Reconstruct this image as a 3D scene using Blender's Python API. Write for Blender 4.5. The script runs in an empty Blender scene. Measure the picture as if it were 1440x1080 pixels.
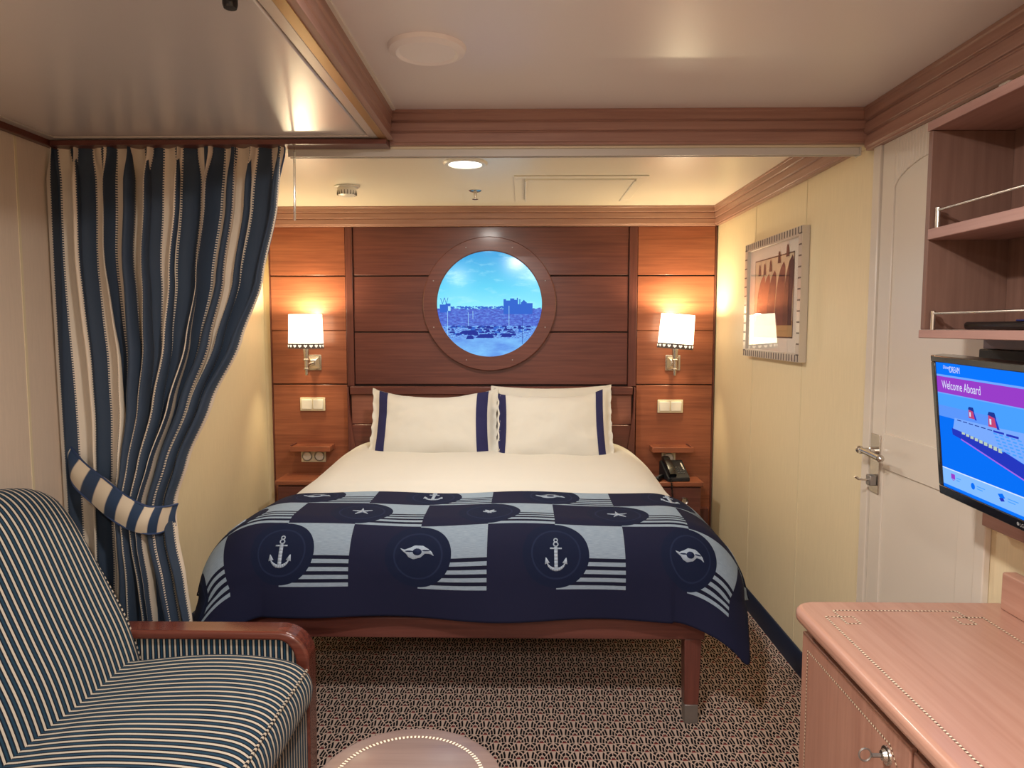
import bpy, math, random
from mathutils import Vector, Matrix, noise
random.seed(7)
SC = bpy.context.scene
COL = SC.collection
pi = math.pi
sin, cos, sqrt = math.sin, math.cos, math.sqrt

# ------------------------------------------------------------------ colour / node helpers
def lin(c):
    c = c / 255.0
    return c / 12.92 if c <= 0.04045 else ((c + 0.055) / 1.055) ** 2.4
def rgb(r, g, b): return (lin(r), lin(g), lin(b), 1.0)
def clamp(x, a=0., b=1.): return max(a, min(b, x))
def lerp(a, b, t): return a + (b - a) * t
def sstep(a, b, x):
    t = clamp((x - a) / (b - a)); return t * t * (3 - 2 * t)
def interp(pts, x):
    if x <= pts[0][0]: return pts[0][1]
    for (x0, y0), (x1, y1) in zip(pts, pts[1:]):
        if x <= x1:
            t = (x - x0) / (x1 - x0); t = t * t * (3 - 2 * t) * .35 + t * .65
            return y0 + (y1 - y0) * t
    return pts[-1][1]

class X:                                    # tiny expression wrapper round Math nodes
    def __init__(s, nt, sock): s.nt, s.s = nt, sock
    def m(s, op, *o):
        n = s.nt.nodes.new('ShaderNodeMath'); n.operation = op
        for i, v in enumerate((s,) + o):
            if isinstance(v, X): s.nt.links.new(v.s, n.inputs[i])
            else: n.inputs[i].default_value = v
        return X(s.nt, n.outputs[0])
    def __add__(s, o): return s.m('ADD', o)
    def __sub__(s, o): return s.m('SUBTRACT', o)
    def __mul__(s, o): return s.m('MULTIPLY', o)
    def __truediv__(s, o): return s.m('DIVIDE', o)
    def gt(s, o): return s.m('GREATER_THAN', o)
    def lt(s, o): return s.m('LESS_THAN', o)
    def floor(s): return s.m('FLOOR')
    def frac(s): return s.m('FRACT')
    def abs(s): return s.m('ABSOLUTE')
    def mod(s, o): return s.m('FLOORED_MODULO', o)
    def sqrt(s): return s.m('SQRT')
    def max(s, o): return s.m('MAXIMUM', o)
    def min(s, o): return s.m('MINIMUM', o)
    def inv(s): return s.m('MULTIPLY', -1.0).m('ADD', 1.0)

class Mat:
    def __init__(s, name, col=(.8, .8, .8, 1), rough=.5, metal=0., spec=.5, coat=0., sheen=0.):
        s.m = bpy.data.materials.new(name); s.m.use_nodes = True
        s.nt = s.m.node_tree; s.b = s.nt.nodes['Principled BSDF']
        i = s.b.inputs
        i['Base Color'].default_value = col; i['Roughness'].default_value = rough
        i['Metallic'].default_value = metal; i['Specular IOR Level'].default_value = spec
        i['Coat Weight'].default_value = coat; i['Coat Roughness'].default_value = .15
        i['Sheen Weight'].default_value = sheen
    def node(s, t, **kw):
        n = s.nt.nodes.new(t)
        for k, v in kw.items():
            if k in n.inputs: n.inputs[k].default_value = v
            else: setattr(n, k, v)
        return n
    def link(s, a, b): s.nt.links.new(a.s if isinstance(a, X) else a, b)
    def coords(s, kind='Object', sc=(1, 1, 1), rot=(0, 0, 0)):
        t = s.node('ShaderNodeTexCoord'); m = s.node('ShaderNodeMapping')
        m.inputs['Scale'].default_value = sc; m.inputs['Rotation'].default_value = rot
        s.link(t.outputs[kind], m.inputs['Vector']); return m.outputs['Vector']
    def xyz(s, kind='Object'):
        t = s.node('ShaderNodeTexCoord'); p = s.node('ShaderNodeSeparateXYZ')
        s.link(t.outputs[kind], p.inputs[0]); return [X(s.nt, o) for o in p.outputs]
    def noise(s, vec, scale, detail=3, rough=.5):
        n = s.node('ShaderNodeTexNoise', Scale=scale, Detail=detail, Roughness=rough)
        s.link(vec, n.inputs['Vector']); return X(s.nt, n.outputs['Fac'])
    def mix(s, f, a, b):
        n = s.nt.nodes.new('ShaderNodeMix'); n.data_type = 'RGBA'
        def put(sock, v):
            if isinstance(v, X): s.link(v, sock)
            elif isinstance(v, (tuple, float, int)): sock.default_value = v
            else: s.link(v, sock)
        put(n.inputs[0], f); put(n.inputs[6], a); put(n.inputs[7], b)
        return n.outputs[2]
    def ramp(s, f, stops):
        n = s.nt.nodes.new('ShaderNodeValToRGB'); e = n.color_ramp.elements
        while len(e) < len(stops): e.new(.5)
        for k, (p, c) in zip(e, stops): k.position = p; k.color = c
        s.link(f, n.inputs[0]); return n.outputs[0]
    def base(s, c): s.link(c, s.b.inputs['Base Color'])
    def bump(s, h, strength=.2, dist=.002):
        n = s.node('ShaderNodeBump', Strength=strength, Distance=dist)
        s.link(h, n.inputs['Height']); s.link(n.outputs[0], s.b.inputs['Normal'])

def emis(name, c, strength=1.0):
    m = Mat(name, (0, 0, 0, 1), .4); m.b.inputs['Specular IOR Level'].default_value = 0
    if isinstance(c, tuple): m.b.inputs['Emission Color'].default_value = c
    m.b.inputs['Emission Strength'].default_value = strength
    return m

def wood(name, c1, c2, axis='X', rough=.35, coat=.2, spec=.4):
    m = Mat(name, c1, rough, coat=coat, spec=spec)
    sc = {'X': (1.2, 30, 30), 'Y': (30, 1.2, 30), 'Z': (30, 30, 1.2)}[axis]
    sc2 = {'X': (.8, 5, 5), 'Y': (5, .8, 5), 'Z': (5, 5, .8)}[axis]
    n1 = m.noise(m.coords('Object', sc), 2.2, 4, .6); n2 = m.noise(m.coords('Object', sc2), 1.5, 2, .5)
    f = n1 * .6 + n2 * .4
    m.base(m.ramp(f, [(.32, c2), (.62, c1)])); m.bump(n1, .06, .001)
    return m

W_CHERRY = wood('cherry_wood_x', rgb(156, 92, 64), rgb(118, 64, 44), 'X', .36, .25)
W_CHERRYZ = wood('cherry_wood_z', rgb(140, 76, 50), rgb(104, 52, 34), 'Z', .36, .25)
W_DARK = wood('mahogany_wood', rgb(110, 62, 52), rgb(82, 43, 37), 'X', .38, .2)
W_DARKZ = wood('mahogany_wood_z', rgb(108, 60, 50), rgb(80, 42, 36), 'Z', .38, .2)
W_DARKY = wood('mahogany_wood_y', rgb(100, 50, 38), rgb(76, 36, 28), 'Y', .38, .2)
W_TRIMX = wood('trim_wood_x', rgb(170, 130, 114), rgb(146, 106, 92), 'X', .42, .1)
W_TRIMY = wood('trim_wood_y', rgb(170, 130, 114), rgb(146, 106, 92), 'Y', .42, .1)
W_BEECHY = wood('beech_wood_y', rgb(188, 144, 124), rgb(172, 124, 104), 'Y', .36, .25)
W_BEECHZ = wood('beech_wood_z', rgb(172, 126, 106), rgb(150, 104, 86), 'Z', .42, .1)
W_SHELF = wood('walnut_veneer', rgb(128, 96, 82), rgb(110, 80, 68), 'Z', .5, 0, .3)
W_SHELFY = wood('walnut_veneer_y', rgb(172, 134, 122), rgb(150, 112, 102), 'Y', .5, 0, .3)
W_TABLE = wood('taupe_wood', rgb(142, 120, 112), rgb(122, 100, 94), 'X', .34, .3)
W_ARM = wood('arm_mahogany', rgb(118, 62, 48), rgb(78, 36, 28), 'X', .25, .6)
CHROME = Mat('brushed_nickel', rgb(205, 198, 188), .25, 1.)
STEEL = Mat('grey_steel', rgb(150, 145, 140), .4, .8)
BLACK = Mat('black_plastic', rgb(18, 18, 20), .3)
BLACKM = Mat('matt_black', rgb(26, 26, 30), .6)
WHITEP = Mat('white_plastic', rgb(232, 226, 212), .35)
CREAMP = Mat('ivory_plastic', rgb(222, 208, 176), .4)
DOORP = Mat('door_paint', rgb(216, 204, 188), .27, spec=.6)
GREYT = Mat('track_metal', rgb(206, 200, 188), .35, 0.)
CLEAR = Mat('clear_rod', rgb(240, 240, 236), .08); CLEAR.b.inputs['Transmission Weight'].default_value = .85

def wallmat(name, c, rough=.42):
    m = Mat(name, c, rough, spec=.4)
    n = m.noise(m.coords('Object', (60, 60, 3)), 3, 3, .6)
    d = tuple(v * .93 for v in c[:3]) + (1,)
    m.base(m.ramp(n, [(.3, d), (.7, c)])); m.bump(n, .05, .001); return m
WALL = wallmat('cream_wall_vinyl', rgb(230, 212, 174))
WALLL = wallmat('beige_wall_vinyl', rgb(218, 198, 176))
CEIL = Mat('satin_ceiling_panel', rgb(236, 227, 222), .36, .1, .8)
CEILB = Mat('satin_ceiling_panel_alcove', rgb(240, 232, 212), .3, .0, .8)
BERTH = Mat('satin_metal_panel', rgb(220, 211, 204), .27, .2, .9)
nb = BERTH.noise(BERTH.coords('Object', (1, 1, 1)), 7, 1, .4); BERTH.bump(nb, .25, .004)
BERTHF = Mat('satin_metal_frame', rgb(222, 212, 200), .28, .35, .7)
BRASS = Mat('champagne_strip', rgb(200, 170, 120), .3, .9)
NAVYB = Mat('navy_vinyl', rgb(22, 34, 56), .5)
LINEN = Mat('white_linen', rgb(210, 206, 196), .85, spec=.2, sheen=.2)
nl = LINEN.noise(LINEN.coords('Object', (1, 1, 1)), 9, 3, .5); LINEN.bump(nl, .25, .012)
NAVYC = Mat('navy_cotton', rgb(44, 44, 84), .85, spec=.2)
LGREY = Mat('throw_motif_grey', rgb(158, 172, 188), .8, spec=.2)
LGREYD = Mat('throw_motif_shade', rgb(96, 112, 140), .8, spec=.2)

# carpet: overlapping fans, ribs and arcs, small wine diamonds
def carpet():
    m = Mat('fan_pattern_carpet', rgb(40, 30, 32), .95, spec=.1)
    x, y, z = m.xyz()
    w, h = .080, .047
    j = (y / h).floor()
    fx0 = x / w + (j.mod(2.0)) * .5
    dx0 = (fx0.frac() - .5) * w; dy0 = y - j * h
    q = w * .5 / (2 * h); r0 = (dx0 * dx0 + dy0 * q * dy0 * q).sqrt()
    fx1 = fx0 + .5
    dx1 = (fx1.frac() - .5) * w; dy1 = dy0 + h
    r1 = (dx1 * dx1 + dy1 * q * dy1 * q).sqrt()
    ins = r0.lt(w * .5)
    out = ins.inv()
    dx = dx0 * ins + dx1 * out; dy = dy0 * ins + dy1 * out; r = r0 * ins + r1 * out
    th = dx.m('ARCTAN2', dy * .62)
    rib = ((th * (4.0 / pi) + .5).frac() - .5).abs().lt(.095)
    arc = (r / .0100).frac().gt(.67)
    edge = r.gt(w * .5 - .003) * ins
    light = rib.max(arc).max(edge)
    nz = m.noise(m.coords('Object', (1, 1, 1)), 260, 2, .6)
    light = light * nz.gt(.22)
    red = (dx0.abs() * .8 + (dy0 - .002).abs()).lt(.0082)
    c = m.mix(light, rgb(14, 11, 17), rgb(196, 172, 156))
    c = m.mix(red, c, rgb(116, 34, 38))
    m.base(c); m.bump(nz, .4, .003)
    return m
CARPET = carpet()

def stripe_u(name, period, frac, cl, cd, cd2=None, stitch=False, rough=.8, e=.045):
    m = Mat(name, cd, rough, spec=.2, sheen=.04)
    u, v, _ = m.xyz('UV')
    f = (u / period).frac()
    light = f.lt(frac)
    dark = cd
    if cd2:
        dark = m.mix((f - (1 + frac) / 2).abs().lt((1 - frac) * .22), cd, cd2)
    c = m.mix(light, dark, cl)
    if stitch:
        near = f.gt(frac) * f.lt(frac + e) 
        near = near.max(f.gt(1 - e))
        dash = (v / (.0085 if e > .04 else .004)).frac().lt(.5)
        c = m.mix(near * dash, c, cl)
    n = m.noise(m.coords('UV', (400, 40, 1)), 3, 2, .6)
    m.base(c); m.bump(n, .15, .001)
    return m
CURT = stripe_u('curtain_stripe', .116, .47, rgb(224, 208, 186), rgb(54, 66, 82), None, True, .6)
TIE = stripe_u('tieback_stripe', .116, .5, rgb(212, 196, 170), rgb(46, 64, 90), None, True, .6, .03)
SOFA = stripe_u('sofa_stripe', .0232, .32, rgb(194, 182, 164), rgb(14, 20, 32), rgb(28, 60, 80))
PIPING = stripe_u('sofa_piping', .016, .5, rgb(190, 176, 156), rgb(20, 24, 34))
HEM = Mat('curtain_lining', rgb(44, 62, 96), .6)

def throwmat():
    m = Mat('nautical_throw', rgb(30, 34, 70), .85, spec=.1)
    a, b, _ = m.xyz('UV')
    q = (b - .11) / .245
    row = q.floor(); v = q.frac()
    u = (a + .376) / .49 + row.mod(2.0) * .5
    f = u.frac()
    inband = b.gt(.11)
    cell = f.lt(.5)
    dd = (v / .1125).frac().lt(.52)
    light = cell * (v.gt(.45).max(dd)) * inband
    fc = (f + .5).frac() - .5
    dx = fc * .49; dy = (v - .5) * .245
    r = (dx * dx + dy * dy).sqrt()
    circ = r.lt(.118) * inband
    ring = (r - .085).abs().lt(.003)
    n = m.noise(m.coords('UV', (12, 260, 1)), 3, 2, .6)
    navy = m.mix(cell * inband, rgb(30, 32, 54), rgb(25, 27, 46))
    c = m.mix(light, navy, m.ramp(n, [(.3, rgb(122, 138, 154)), (.7, rgb(150, 166, 180))]))
    c = m.mix(circ, c, m.mix(ring, rgb(24, 31, 54), rgb(34, 42, 68)))
    m.base(c); m.bump(n, .1, .001)
    return m
THROW = throwmat()

def dots(name, period, kind='UV', c1=rgb(232, 216, 186), c2=rgb(96, 58, 40)):
    m = Mat(name, c1, .4); u, v, _ = m.xyz(kind)
    m.base(m.mix((u / period).frac().lt(.5), c2, c1)); return m
INLAY = dots('dotted_inlay', .0085)
INLAYT = dots('dotted_inlay_table', .009, 'UV', rgb(240, 230, 208), rgb(120, 86, 66))

# ------------------------------------------------------------------ mesh helpers
class MB:
    def __init__(s): s.v = []; s.f = []; s.uv = []; s.mi = []
    def face(s, vs, uvs=None, mi=0):
        k = len(s.v); s.v.extend([Vector(p) for p in vs]); s.f.append(list(range(k, k + len(vs))))
        s.uv.append(uvs or [(0, 0)] * len(vs)); s.mi.append(mi)
    def box(s, a, b, mi=0):
        (x0, y0, z0), (x1, y1, z1) = a, b
        x0, x1 = min(x0, x1), max(x0, x1); y0, y1 = min(y0, y1), max(y0, y1); z0, z1 = min(z0, z1), max(z0, z1)
        k = len(s.v)
        s.v += [Vector(p) for p in ((x0, y0, z0), (x1, y0, z0), (x1, y1, z0), (x0, y1, z0), (x0, y0, z1), (x1, y0, z1), (x1, y1, z1), (x0, y1, z1))]
        for f in ((0, 3, 2, 1), (4, 5, 6, 7), (0, 1, 5, 4), (1, 2, 6, 5), (2, 3, 7, 6), (3, 0, 4, 7)):
            s.f.append([k + i for i in f]); s.uv.append([(0, 0)] * 4); s.mi.append(mi)
        return s
    def prism(s, poly, frame, t0, t1, mi=0):
        """poly: 2D points; frame(p, q, t) -> 3D"""
        n = len(poly); k = len(s.v)
        s.v += [Vector(frame(p, q, t0)) for p, q in poly] + [Vector(frame(p, q, t1)) for p, q in poly]
        s.f.append([k + i for i in range(n)][::-1]); s.f.append([k + n + i for i in range(n)])
        s.uv += [[(0, 0)] * n] * 2; s.mi += [mi] * 2
        for i in range(n):
            j = (i + 1) % n
            s.f.append([k + i, k + j, k + n + j, k + n + i]); s.uv.append([(0, 0)] * 4); s.mi.append(mi)
        return s
    def grid(s, fn, nu, nv, uvf=None, mi=0, wu=False, cap=False):
        k = len(s.v)
        for j in range(nv + 1):
            for i in range(nu + (0 if wu else 1)):
                s.v.append(Vector(fn(i / nu, j / nv)))
        c = nu if wu else nu + 1
        for j in range(nv):
            for i in range(nu):
                a = k + j * c + i; b = k + j * c + (i + 1) % c if wu else a + 1
                s.f.append([a, b, b + c, a + c]); s.mi.append(mi)
                if uvf: s.uv.append([uvf(p / nu, q / nv) for p, q in ((i, j), (i + 1, j), (i + 1, j + 1), (i, j + 1))])
                else: s.uv.append([(0, 0)] * 4)
        if cap and wu:
            s.f.append([k + i for i in range(c)][::-1]); s.uv.append([(0, 0)] * c); s.mi.append(mi)
            s.f.append([k + nv * c + i for i in range(c)]); s.uv.append([(0, 0)] * c); s.mi.append(mi)
        return s
    def lathe(s, prof, c, axis='Z', n=32, mi=0, sx=1., sy=1.):
        def fn(u, v):
            t = v * (len(prof) - 1); i = min(int(t), len(prof) - 2); fr = t - i
            r = lerp(prof[i][0], prof[i + 1][0], fr); h = lerp(prof[i][1], prof[i + 1][1], fr)
            a = 2 * pi * u; p, q = r * cos(a) * sx, r * sin(a) * sy
            d = {'Z': (p, q, h), 'Y': (p, h, q), 'X': (h, p, q)}[axis]
            return (c[0] + d[0], c[1] + d[1], c[2] + d[2])
        return s.grid(fn, n, len(prof) - 1, mi=mi, wu=True, cap=True)
    def tube(s, pts, r, n=10, mi=0, uvs=True, taper=None):
        pts = [Vector(p) for p in pts]; k = len(s.v); L = 0; Ls = []
        up = Vector((0, 0, 1)); prev = None
        for i, p in enumerate(pts):
            t = (pts[min(i + 1, len(pts) - 1)] - pts[max(i - 1, 0)]).normalized()
            if prev is None:
                ref = up if abs(t.dot(up)) < .9 else Vector((1, 0, 0)); a = t.cross(ref).normalized()
            else: a = (prev - t * prev.dot(t)).normalized()
            prev = a; b = t.cross(a)
            if i: L += (p - pts[i - 1]).length
            Ls.append(L); rr = r if taper is None else r * taper(i / (len(pts) - 1))
            for q in range(n):
                an = 2 * pi * q / n; s.v.append(p + a * (rr * cos(an)) + b * (rr * sin(an)))
        for i in range(len(pts) - 1):
            for q in range(n):
                q2 = (q + 1) % n
                s.f.append([k + i * n + q, k + i * n + q2, k + (i + 1) * n + q2, k + (i + 1) * n + q]); s.mi.append(mi)
                s.uv.append([(Ls[i], q / n), (Ls[i], (q + 1) / n), (Ls[i + 1], (q + 1) / n), (Ls[i + 1], q / n)])
        s.f.append([k + q for q in range(n)]); s.uv.append([(0, 0)] * n); s.mi.append(mi)
        e = k + (len(pts) - 1) * n
        s.f.append([e + q for q in range(n)][::-1]); s.uv.append([(L, 0)] * n); s.mi.append(mi)
        return s
    def xf(s, M):
        s.v = [M @ v for v in s.v]; return s
    def build(s, name, mats, parent=None, smooth=True, bevel=0., seg=2, label=None, recalc=True, angle=38):
        if not isinstance(mats, (list, tuple)): mats = [mats]
        off = Vector((0, 0, 0)); p = parent
        while p is not None: off += p.location; p = p.parent
        me = bpy.data.meshes.new(name)
        if parent is None:
            lo = [min(v[i] for v in s.v) for i in range(3)]; hi = [max(v[i] for v in s.v) for i in range(3)]
            off = Vector(((lo[0] + hi[0]) / 2, (lo[1] + hi[1]) / 2, lo[2]))
        me.from_pydata([v - off for v in s.v], [], s.f)
        uvl = me.uv_layers.new(name='UVMap')
        k = 0
        for f, uv in zip(s.f, s.uv):
            for t in uv: uvl.data[k].uv = t; k += 1
        for m in mats: me.materials.append(m.m if isinstance(m, Mat) else m)
        for pl, mi in zip(me.polygons, s.mi): pl.material_index = mi
        if recalc:
            import bmesh
            bm = bmesh.new(); bm.from_mesh(me)
            bmesh.ops.recalc_face_normals(bm, faces=bm.faces); bm.to_mesh(me); bm.free()
        if smooth:
            for pl in me.polygons: pl.use_smooth = True
            me.set_sharp_from_angle(angle=math.radians(angle))
        o = bpy.data.objects.new(name, me); COL.objects.link(o)
        if parent is not None: o.parent = parent
        else: o.location = off
        if bevel:
            b = o.modifiers.new('bevel', 'BEVEL'); b.width = bevel; b.segments = seg; b.limit_method = 'ANGLE'; b.angle_limit = math.radians(40)
        if label: o['label'] = label
        return o

def tag(o, label, cat, group=None):
    o['label'] = label; o['category'] = cat
    if group: o['group'] = group
    return o
def thing(name, label, cat, loc, group=None):
    o = bpy.data.objects.new(name, None); COL.objects.link(o); o.location = loc; o.empty_display_size = .05
    return tag(o, label, cat, group)
def struct(o): o['kind'] = 'structure'; return o
def B(a, b): return MB().box(a, b)

XL, XR, YB, YF, ZC = -1.59, 1.157, 4.34, -2.4, 2.165     # room limits

# ------------------------------------------------------------------ room shell
struct(B((XL - .1, YF - .1, -.1), (XR + .1, YB + .1, 0)).build('floor', CARPET, smooth=False)); 
bpy.data.objects['floor'].location.z = -.1
struct(B((XL - .1, YF - .1, ZC), (XR + .1, 2.43, ZC + .08)).build('ceiling', CEIL, smooth=False))
struct(B((XL - .1, 2.43, ZC), (XR + .1, YB + .1, ZC + .08)).build('ceiling', CEILB, smooth=False))
w = MB().box((XL - .1, YF, 0), (XL, 2.44, ZC)); struct(w.build('wall_left', WALLL, smooth=False))
w = MB().box((XL - .1, 2.44, 0), (XL, YB, ZC)); struct(w.build('wall_left', WALL, smooth=False))
w = MB().box((XR, YF, 0), (XR + .1, YB, ZC)); struct(w.build('wall_right', WALL, smooth=False))
struct(B((XL - .1, YB, 0), (XR + .1, YB + .1, ZC)).build('wall_back', WALL, smooth=False))
struct(B((XL - .1, YF - .1, 0), (XR + .1, YF, ZC)).build('wall_front', WALLL, smooth=False))
# thin vertical joint covers in the wall vinyl
JNT = Mat('wall_joint', rgb(220, 204, 168), .5)
for i, y in enumerate((3.62, 2.98)):
    struct(B((XR - .0015, y - .003, 0), (XR + .01, y + .003, ZC)).build('trim_%d' % (20 + i), JNT, smooth=False))
struct(B((XL - .01, 2.24, 0), (XL + .002, 2.25, 2.06)).build('trim_22', JNT, smooth=False))
# baseboards
bb = MB().prism([(0, 0), (.012, 0), (.012, .097), (.006, .105), (0, .105)], lambda p, q, t: (XR - p, t, q), 2.40, YB)
struct(bb.build('baseboard_right', NAVYB, bevel=.002))
bb = MB().prism([(0, 0), (.012, 0), (.012, .085), (0, .085)], lambda p, q, t: (XL + p, t, q), YF, YB)
struct(bb.build('baseboard_left', NAVYB, bevel=.002))

# crown mouldings
def crown_poly(h, pr=.05):
    return [(0, 0), (pr * .55, 0), (pr * .6, -.0), (pr * .6, h * .06), (pr * .72, h * .08), (pr * .72, h * .34), (pr * .66, h * .35), (pr * .66, h * .38),
            (pr * .82, h * .40), (pr * .82, h * .64), (pr * .76, h * .65), (pr * .76, h * .68), (pr * .92, h * .70), (pr * .92, h * .90), (pr, h * .92), (pr, h), (0, h)]
H = .115
o = MB().prism(crown_poly(H, .05), lambda p, q, t: (t, YB - .02 - p, ZC - H + q), XL, XR).build('trim_1', W_TRIMX, bevel=.0015); struct(o)
o = MB().prism(crown_poly(H, .04), lambda p, q, t: (XR - p, t, ZC - H + q), 2.48, YB).build('trim_2', W_TRIMY, bevel=.0015); struct(o)
o = MB().prism(crown_poly(H, .04), lambda p, q, t: (XL + p, t, ZC - H + q), 2.48, YB).build('trim_3', W_TRIMY, bevel=.0015); struct(o)
o = MB().prism(crown_poly(.135, .05), lambda p, q, t: (XR - p, t, ZC - .135 + q), YF, 2.42).build('trim_4', W_TRIMY, bevel=.0015); struct(o)
# dropped beam between cabin and sleeping alcove
o = MB().prism(crown_poly(.11, .05), lambda p, q, t: (t, 2.45 - p, 2.055 + q), -.45, XR).build('trim_5', W_TRIMX, bevel=.0015); struct(o)
o = MB().box((XL, 2.44, 2.048), (XR, 2.50, ZC)).build('trim_6', CREAMP, bevel=.002); struct(o)
o = MB().box((XL, YF, 2.045), (XL + .022, 2.44, 2.075)).build('trim_7', W_DARKY, bevel=.003); struct(o)

# ------------------------------------------------------------------ pull-down bunk stowed in the ceiling
bx0, bx1, by0, by1 = XL + .012, -.45, .35, 2.392
berth = thing('ceiling_bunk', 'folded pull-down bunk with satin metal underside above the curtain', 'bunk bed', ((bx0 + bx1) / 2, 1.4, 2.064))
zb = 2.066
B((bx0, by0, zb + .012), (bx1, by1, ZC - .002)).build('bunk_body', BERTHF, berth, bevel=.002)
B((bx0 + .045, by0 + .05, zb + .002), (-.512, 2.345, zb + .02)).build('underside_panel', BERTH, berth, bevel=.004)
fr = MB()
fr.box((-.505, by0, zb), (-.478, by1, zb + .02)); fr.box((bx0, by0, zb), (bx0 + .04, by1, zb + .02))
fr.box((bx0 + .04, 2.352, zb), (-.505, by1, zb + .02)); fr.box((bx0 + .04, by0, zb), (-.505, by0 + .04, zb + .02))
fr.build('panel_frame', BERTHF, berth, bevel=.002)
B((-.476, by0, zb - .003), (bx1, by1, zb + .012)).build('edge_strip', BRASS, berth, bevel=.001)
o = MB().prism([(0, 0), (.022, 0), (.022, .004), (.012, .008), (.012, .036), (.016, .04), (.016, .066), (.02, .07), (.02, .094), (.024, .097), (0, .097)],
               lambda p, q, t: (bx1 - .004 + p, t, zb + q), by0, by1 + .006).build('side_moulding', W_TRIMY, berth, bevel=.001)
B((bx1 + .006, by0, ZC - .006), (bx1 + .026, by1, ZC)).build('top_bead', WHITEP, berth)
MB().lathe([(.001, -.022), (.012, -.022), (.014, -.016), (.014, 0), (.02, .002)], (-.55, 1.372, zb), n=20).build('latch', BLACK, berth)
o = B((XL + .03, 2.366, 2.046), (-.45, 2.438, 2.062)).build('trim_8', W_DARK, bevel=.001); struct(o)

# ------------------------------------------------------------------ curtain track, wand, curtain, tieback
tr = thing('curtain_track', 'long grey metal curtain track fixed under the wooden ceiling beam', 'curtain rail', (0, 2.46, 2.02))
MB().prism([(0, 0), (.006, 0), (.006, .016), (.022, .016), (.022, 0), (.028, 0), (.028, .024), (0, .024)],
           lambda p, q, t: (t, 2.448 + p, 2.024 + q), -.80, 1.118).build('rail', GREYT, tr, bevel=.001)
B((1.118, 2.445, 2.022), (1.124, 2.480, 2.050)).build('end_cap', GREYT, tr)
wd = thing('curtain_wand', 'thin clear curtain pull wand hanging beside the striped curtain', 'curtain wand', (-.768, 2.41, 1.80))
MB().tube([(-.766, 2.41, 2.035), (-.768, 2.41, 1.92), (-.770, 2.41, 1.806)], .0042, 8).build('wand_rod', CLEAR, wd)
MB().tube([(-.766, 2.41, 2.055), (-.766, 2.41, 2.03)], .0022, 6).build('wand_hook', CHROME, wd)

XLC = -1.572
RX = [(.02, -1.10), (.40, -1.140), (.58, -1.165), (.72, -1.190), (.80, -1.196), (.86, -1.190), (1.0, -1.142), (1.2, -1.050), (1.4, -.938), (1.6, -.848), (1.85, -.786), (2.045, -.763)]
NS = 1.86
def curtain_pt(s, v):
    z = 2.052 - v * 2.03
    k = sstep(1.75, .86, z)                 # gather towards tie
    kb = sstep(.78, .3, z)                  # release below tie
    g = k * (1 - .45 * kb)
    gs = s / .26 * .52 if s < .26 else .52 + (s - .26) / .74 * .48
    base = lerp(s, gs, g)
    xr = interp(RX, z)
    x = lerp(XLC, xr, base)
    np_ = 9.4
    ph = 2 * pi * (np_ * s) + 1.1 * sin(2 * pi * 2.3 * s + .7) + .8 * sin(2 * pi * 4.7 * s + 2.) + .16 * sin(3 * z + 9 * s)
    amp = (.034 + .010 * sin(2 * pi * 3.1 * s + 1)) * (1 - .15 * g)
    if s > .26: amp *= 1 + .5 * g
    top = sstep(1.93, 2.043, z)
    ph2 = 2 * pi * 27 * s + 2 * sin(9 * s)
    Y = 2.405 - amp * sin(ph) * (1 - .62 * top) + .005 * top * sin(ph2)
    wsp = (xr - XLC) / np_ * (1 - .25 * g)
    x += wsp * (.30 + .30 * g) * cos(ph) * (1 - .5 * top) + .003 * top * cos(ph2) - wsp * .30
    x += .0015 * sin(5 * z + 30 * s) * (1 - top)
    # bulge of the bundle held by the tie
    if s > .26:
        q = (s - .26) / .74
        Y -= .050 * g * max(0, sin(pi * q)) ** .8 * sstep(1.25, .86, z) * (1 - .5 * kb)
        Y -= .02 * sstep(1.5, 1.0, z)
        if z < .8: x += .012 * sin(2 * pi * 3 * q + 1) * kb
    x = max(x, XLC - .006 + .004 * sin(ph))
    return (x, Y, z)
cur = thing('curtain', 'floor-length navy and cream striped curtain gathered to the left by a tieback', 'curtain', (-1.35, 2.4, 0))
def cuv(s, v): return (s * NS + .012, 2.04 - v * 2.02)
MB().grid(curtain_pt, 560, 90, cuv).build('curtain_panel', CURT, cur, recalc=False, angle=180)
# selvedge roll on the free edge
MB().tube([Vector(curtain_pt(1, v / 60)) + Vector((0, .004, 0)) for v in range(61)], .0045, 6).build('curtain_hem', HEM, cur)

tb = thing('curtain_tieback', 'striped fabric tieback band looped around the gathered curtain', 'curtain tieback', (-1.4, 2.33, .76))
TU = [(-1.585, 2.42, 1.044), (-1.495, 2.365, .988), (-1.397, 2.315, .943), (-1.311, 2.285, .895), (-1.24, 2.275, .864), (-1.196, 2.30, .855), (-1.186, 2.375, .846)]
TLo = [(-1.585, 2.42, 1.000), (-1.538, 2.365, .915), (-1.431, 2.315, .851), (-1.346, 2.285, .803), (-1.275, 2.275, .777), (-1.222, 2.30, .765), (-1.196, 2.375, .772)]
def cat(P, t):
    n = len(P) - 1; x = clamp(t) * n; i = min(int(x), n - 1); f = x - i
    p = [Vector(P[clamp(i + d, 0, n)]) for d in (-1, 0, 1, 2)]
    return .5 * ((2 * p[1]) + (p[2] - p[0]) * f + (2 * p[0] - 5 * p[1] + 4 * p[2] - p[3]) * f * f + (3 * p[1] - p[0] - 3 * p[2] + p[3]) * f ** 3)
def tiefn(off):
    def fn(u, v):
        a, b = cat(TU, u), cat(TLo, u); p = a.lerp(b, v)
        p = p + Vector((0, -.012 * sin(pi * v) + off + .003 * sin(22 * u + 3 * v), 0)); return p
    return fn
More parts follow.
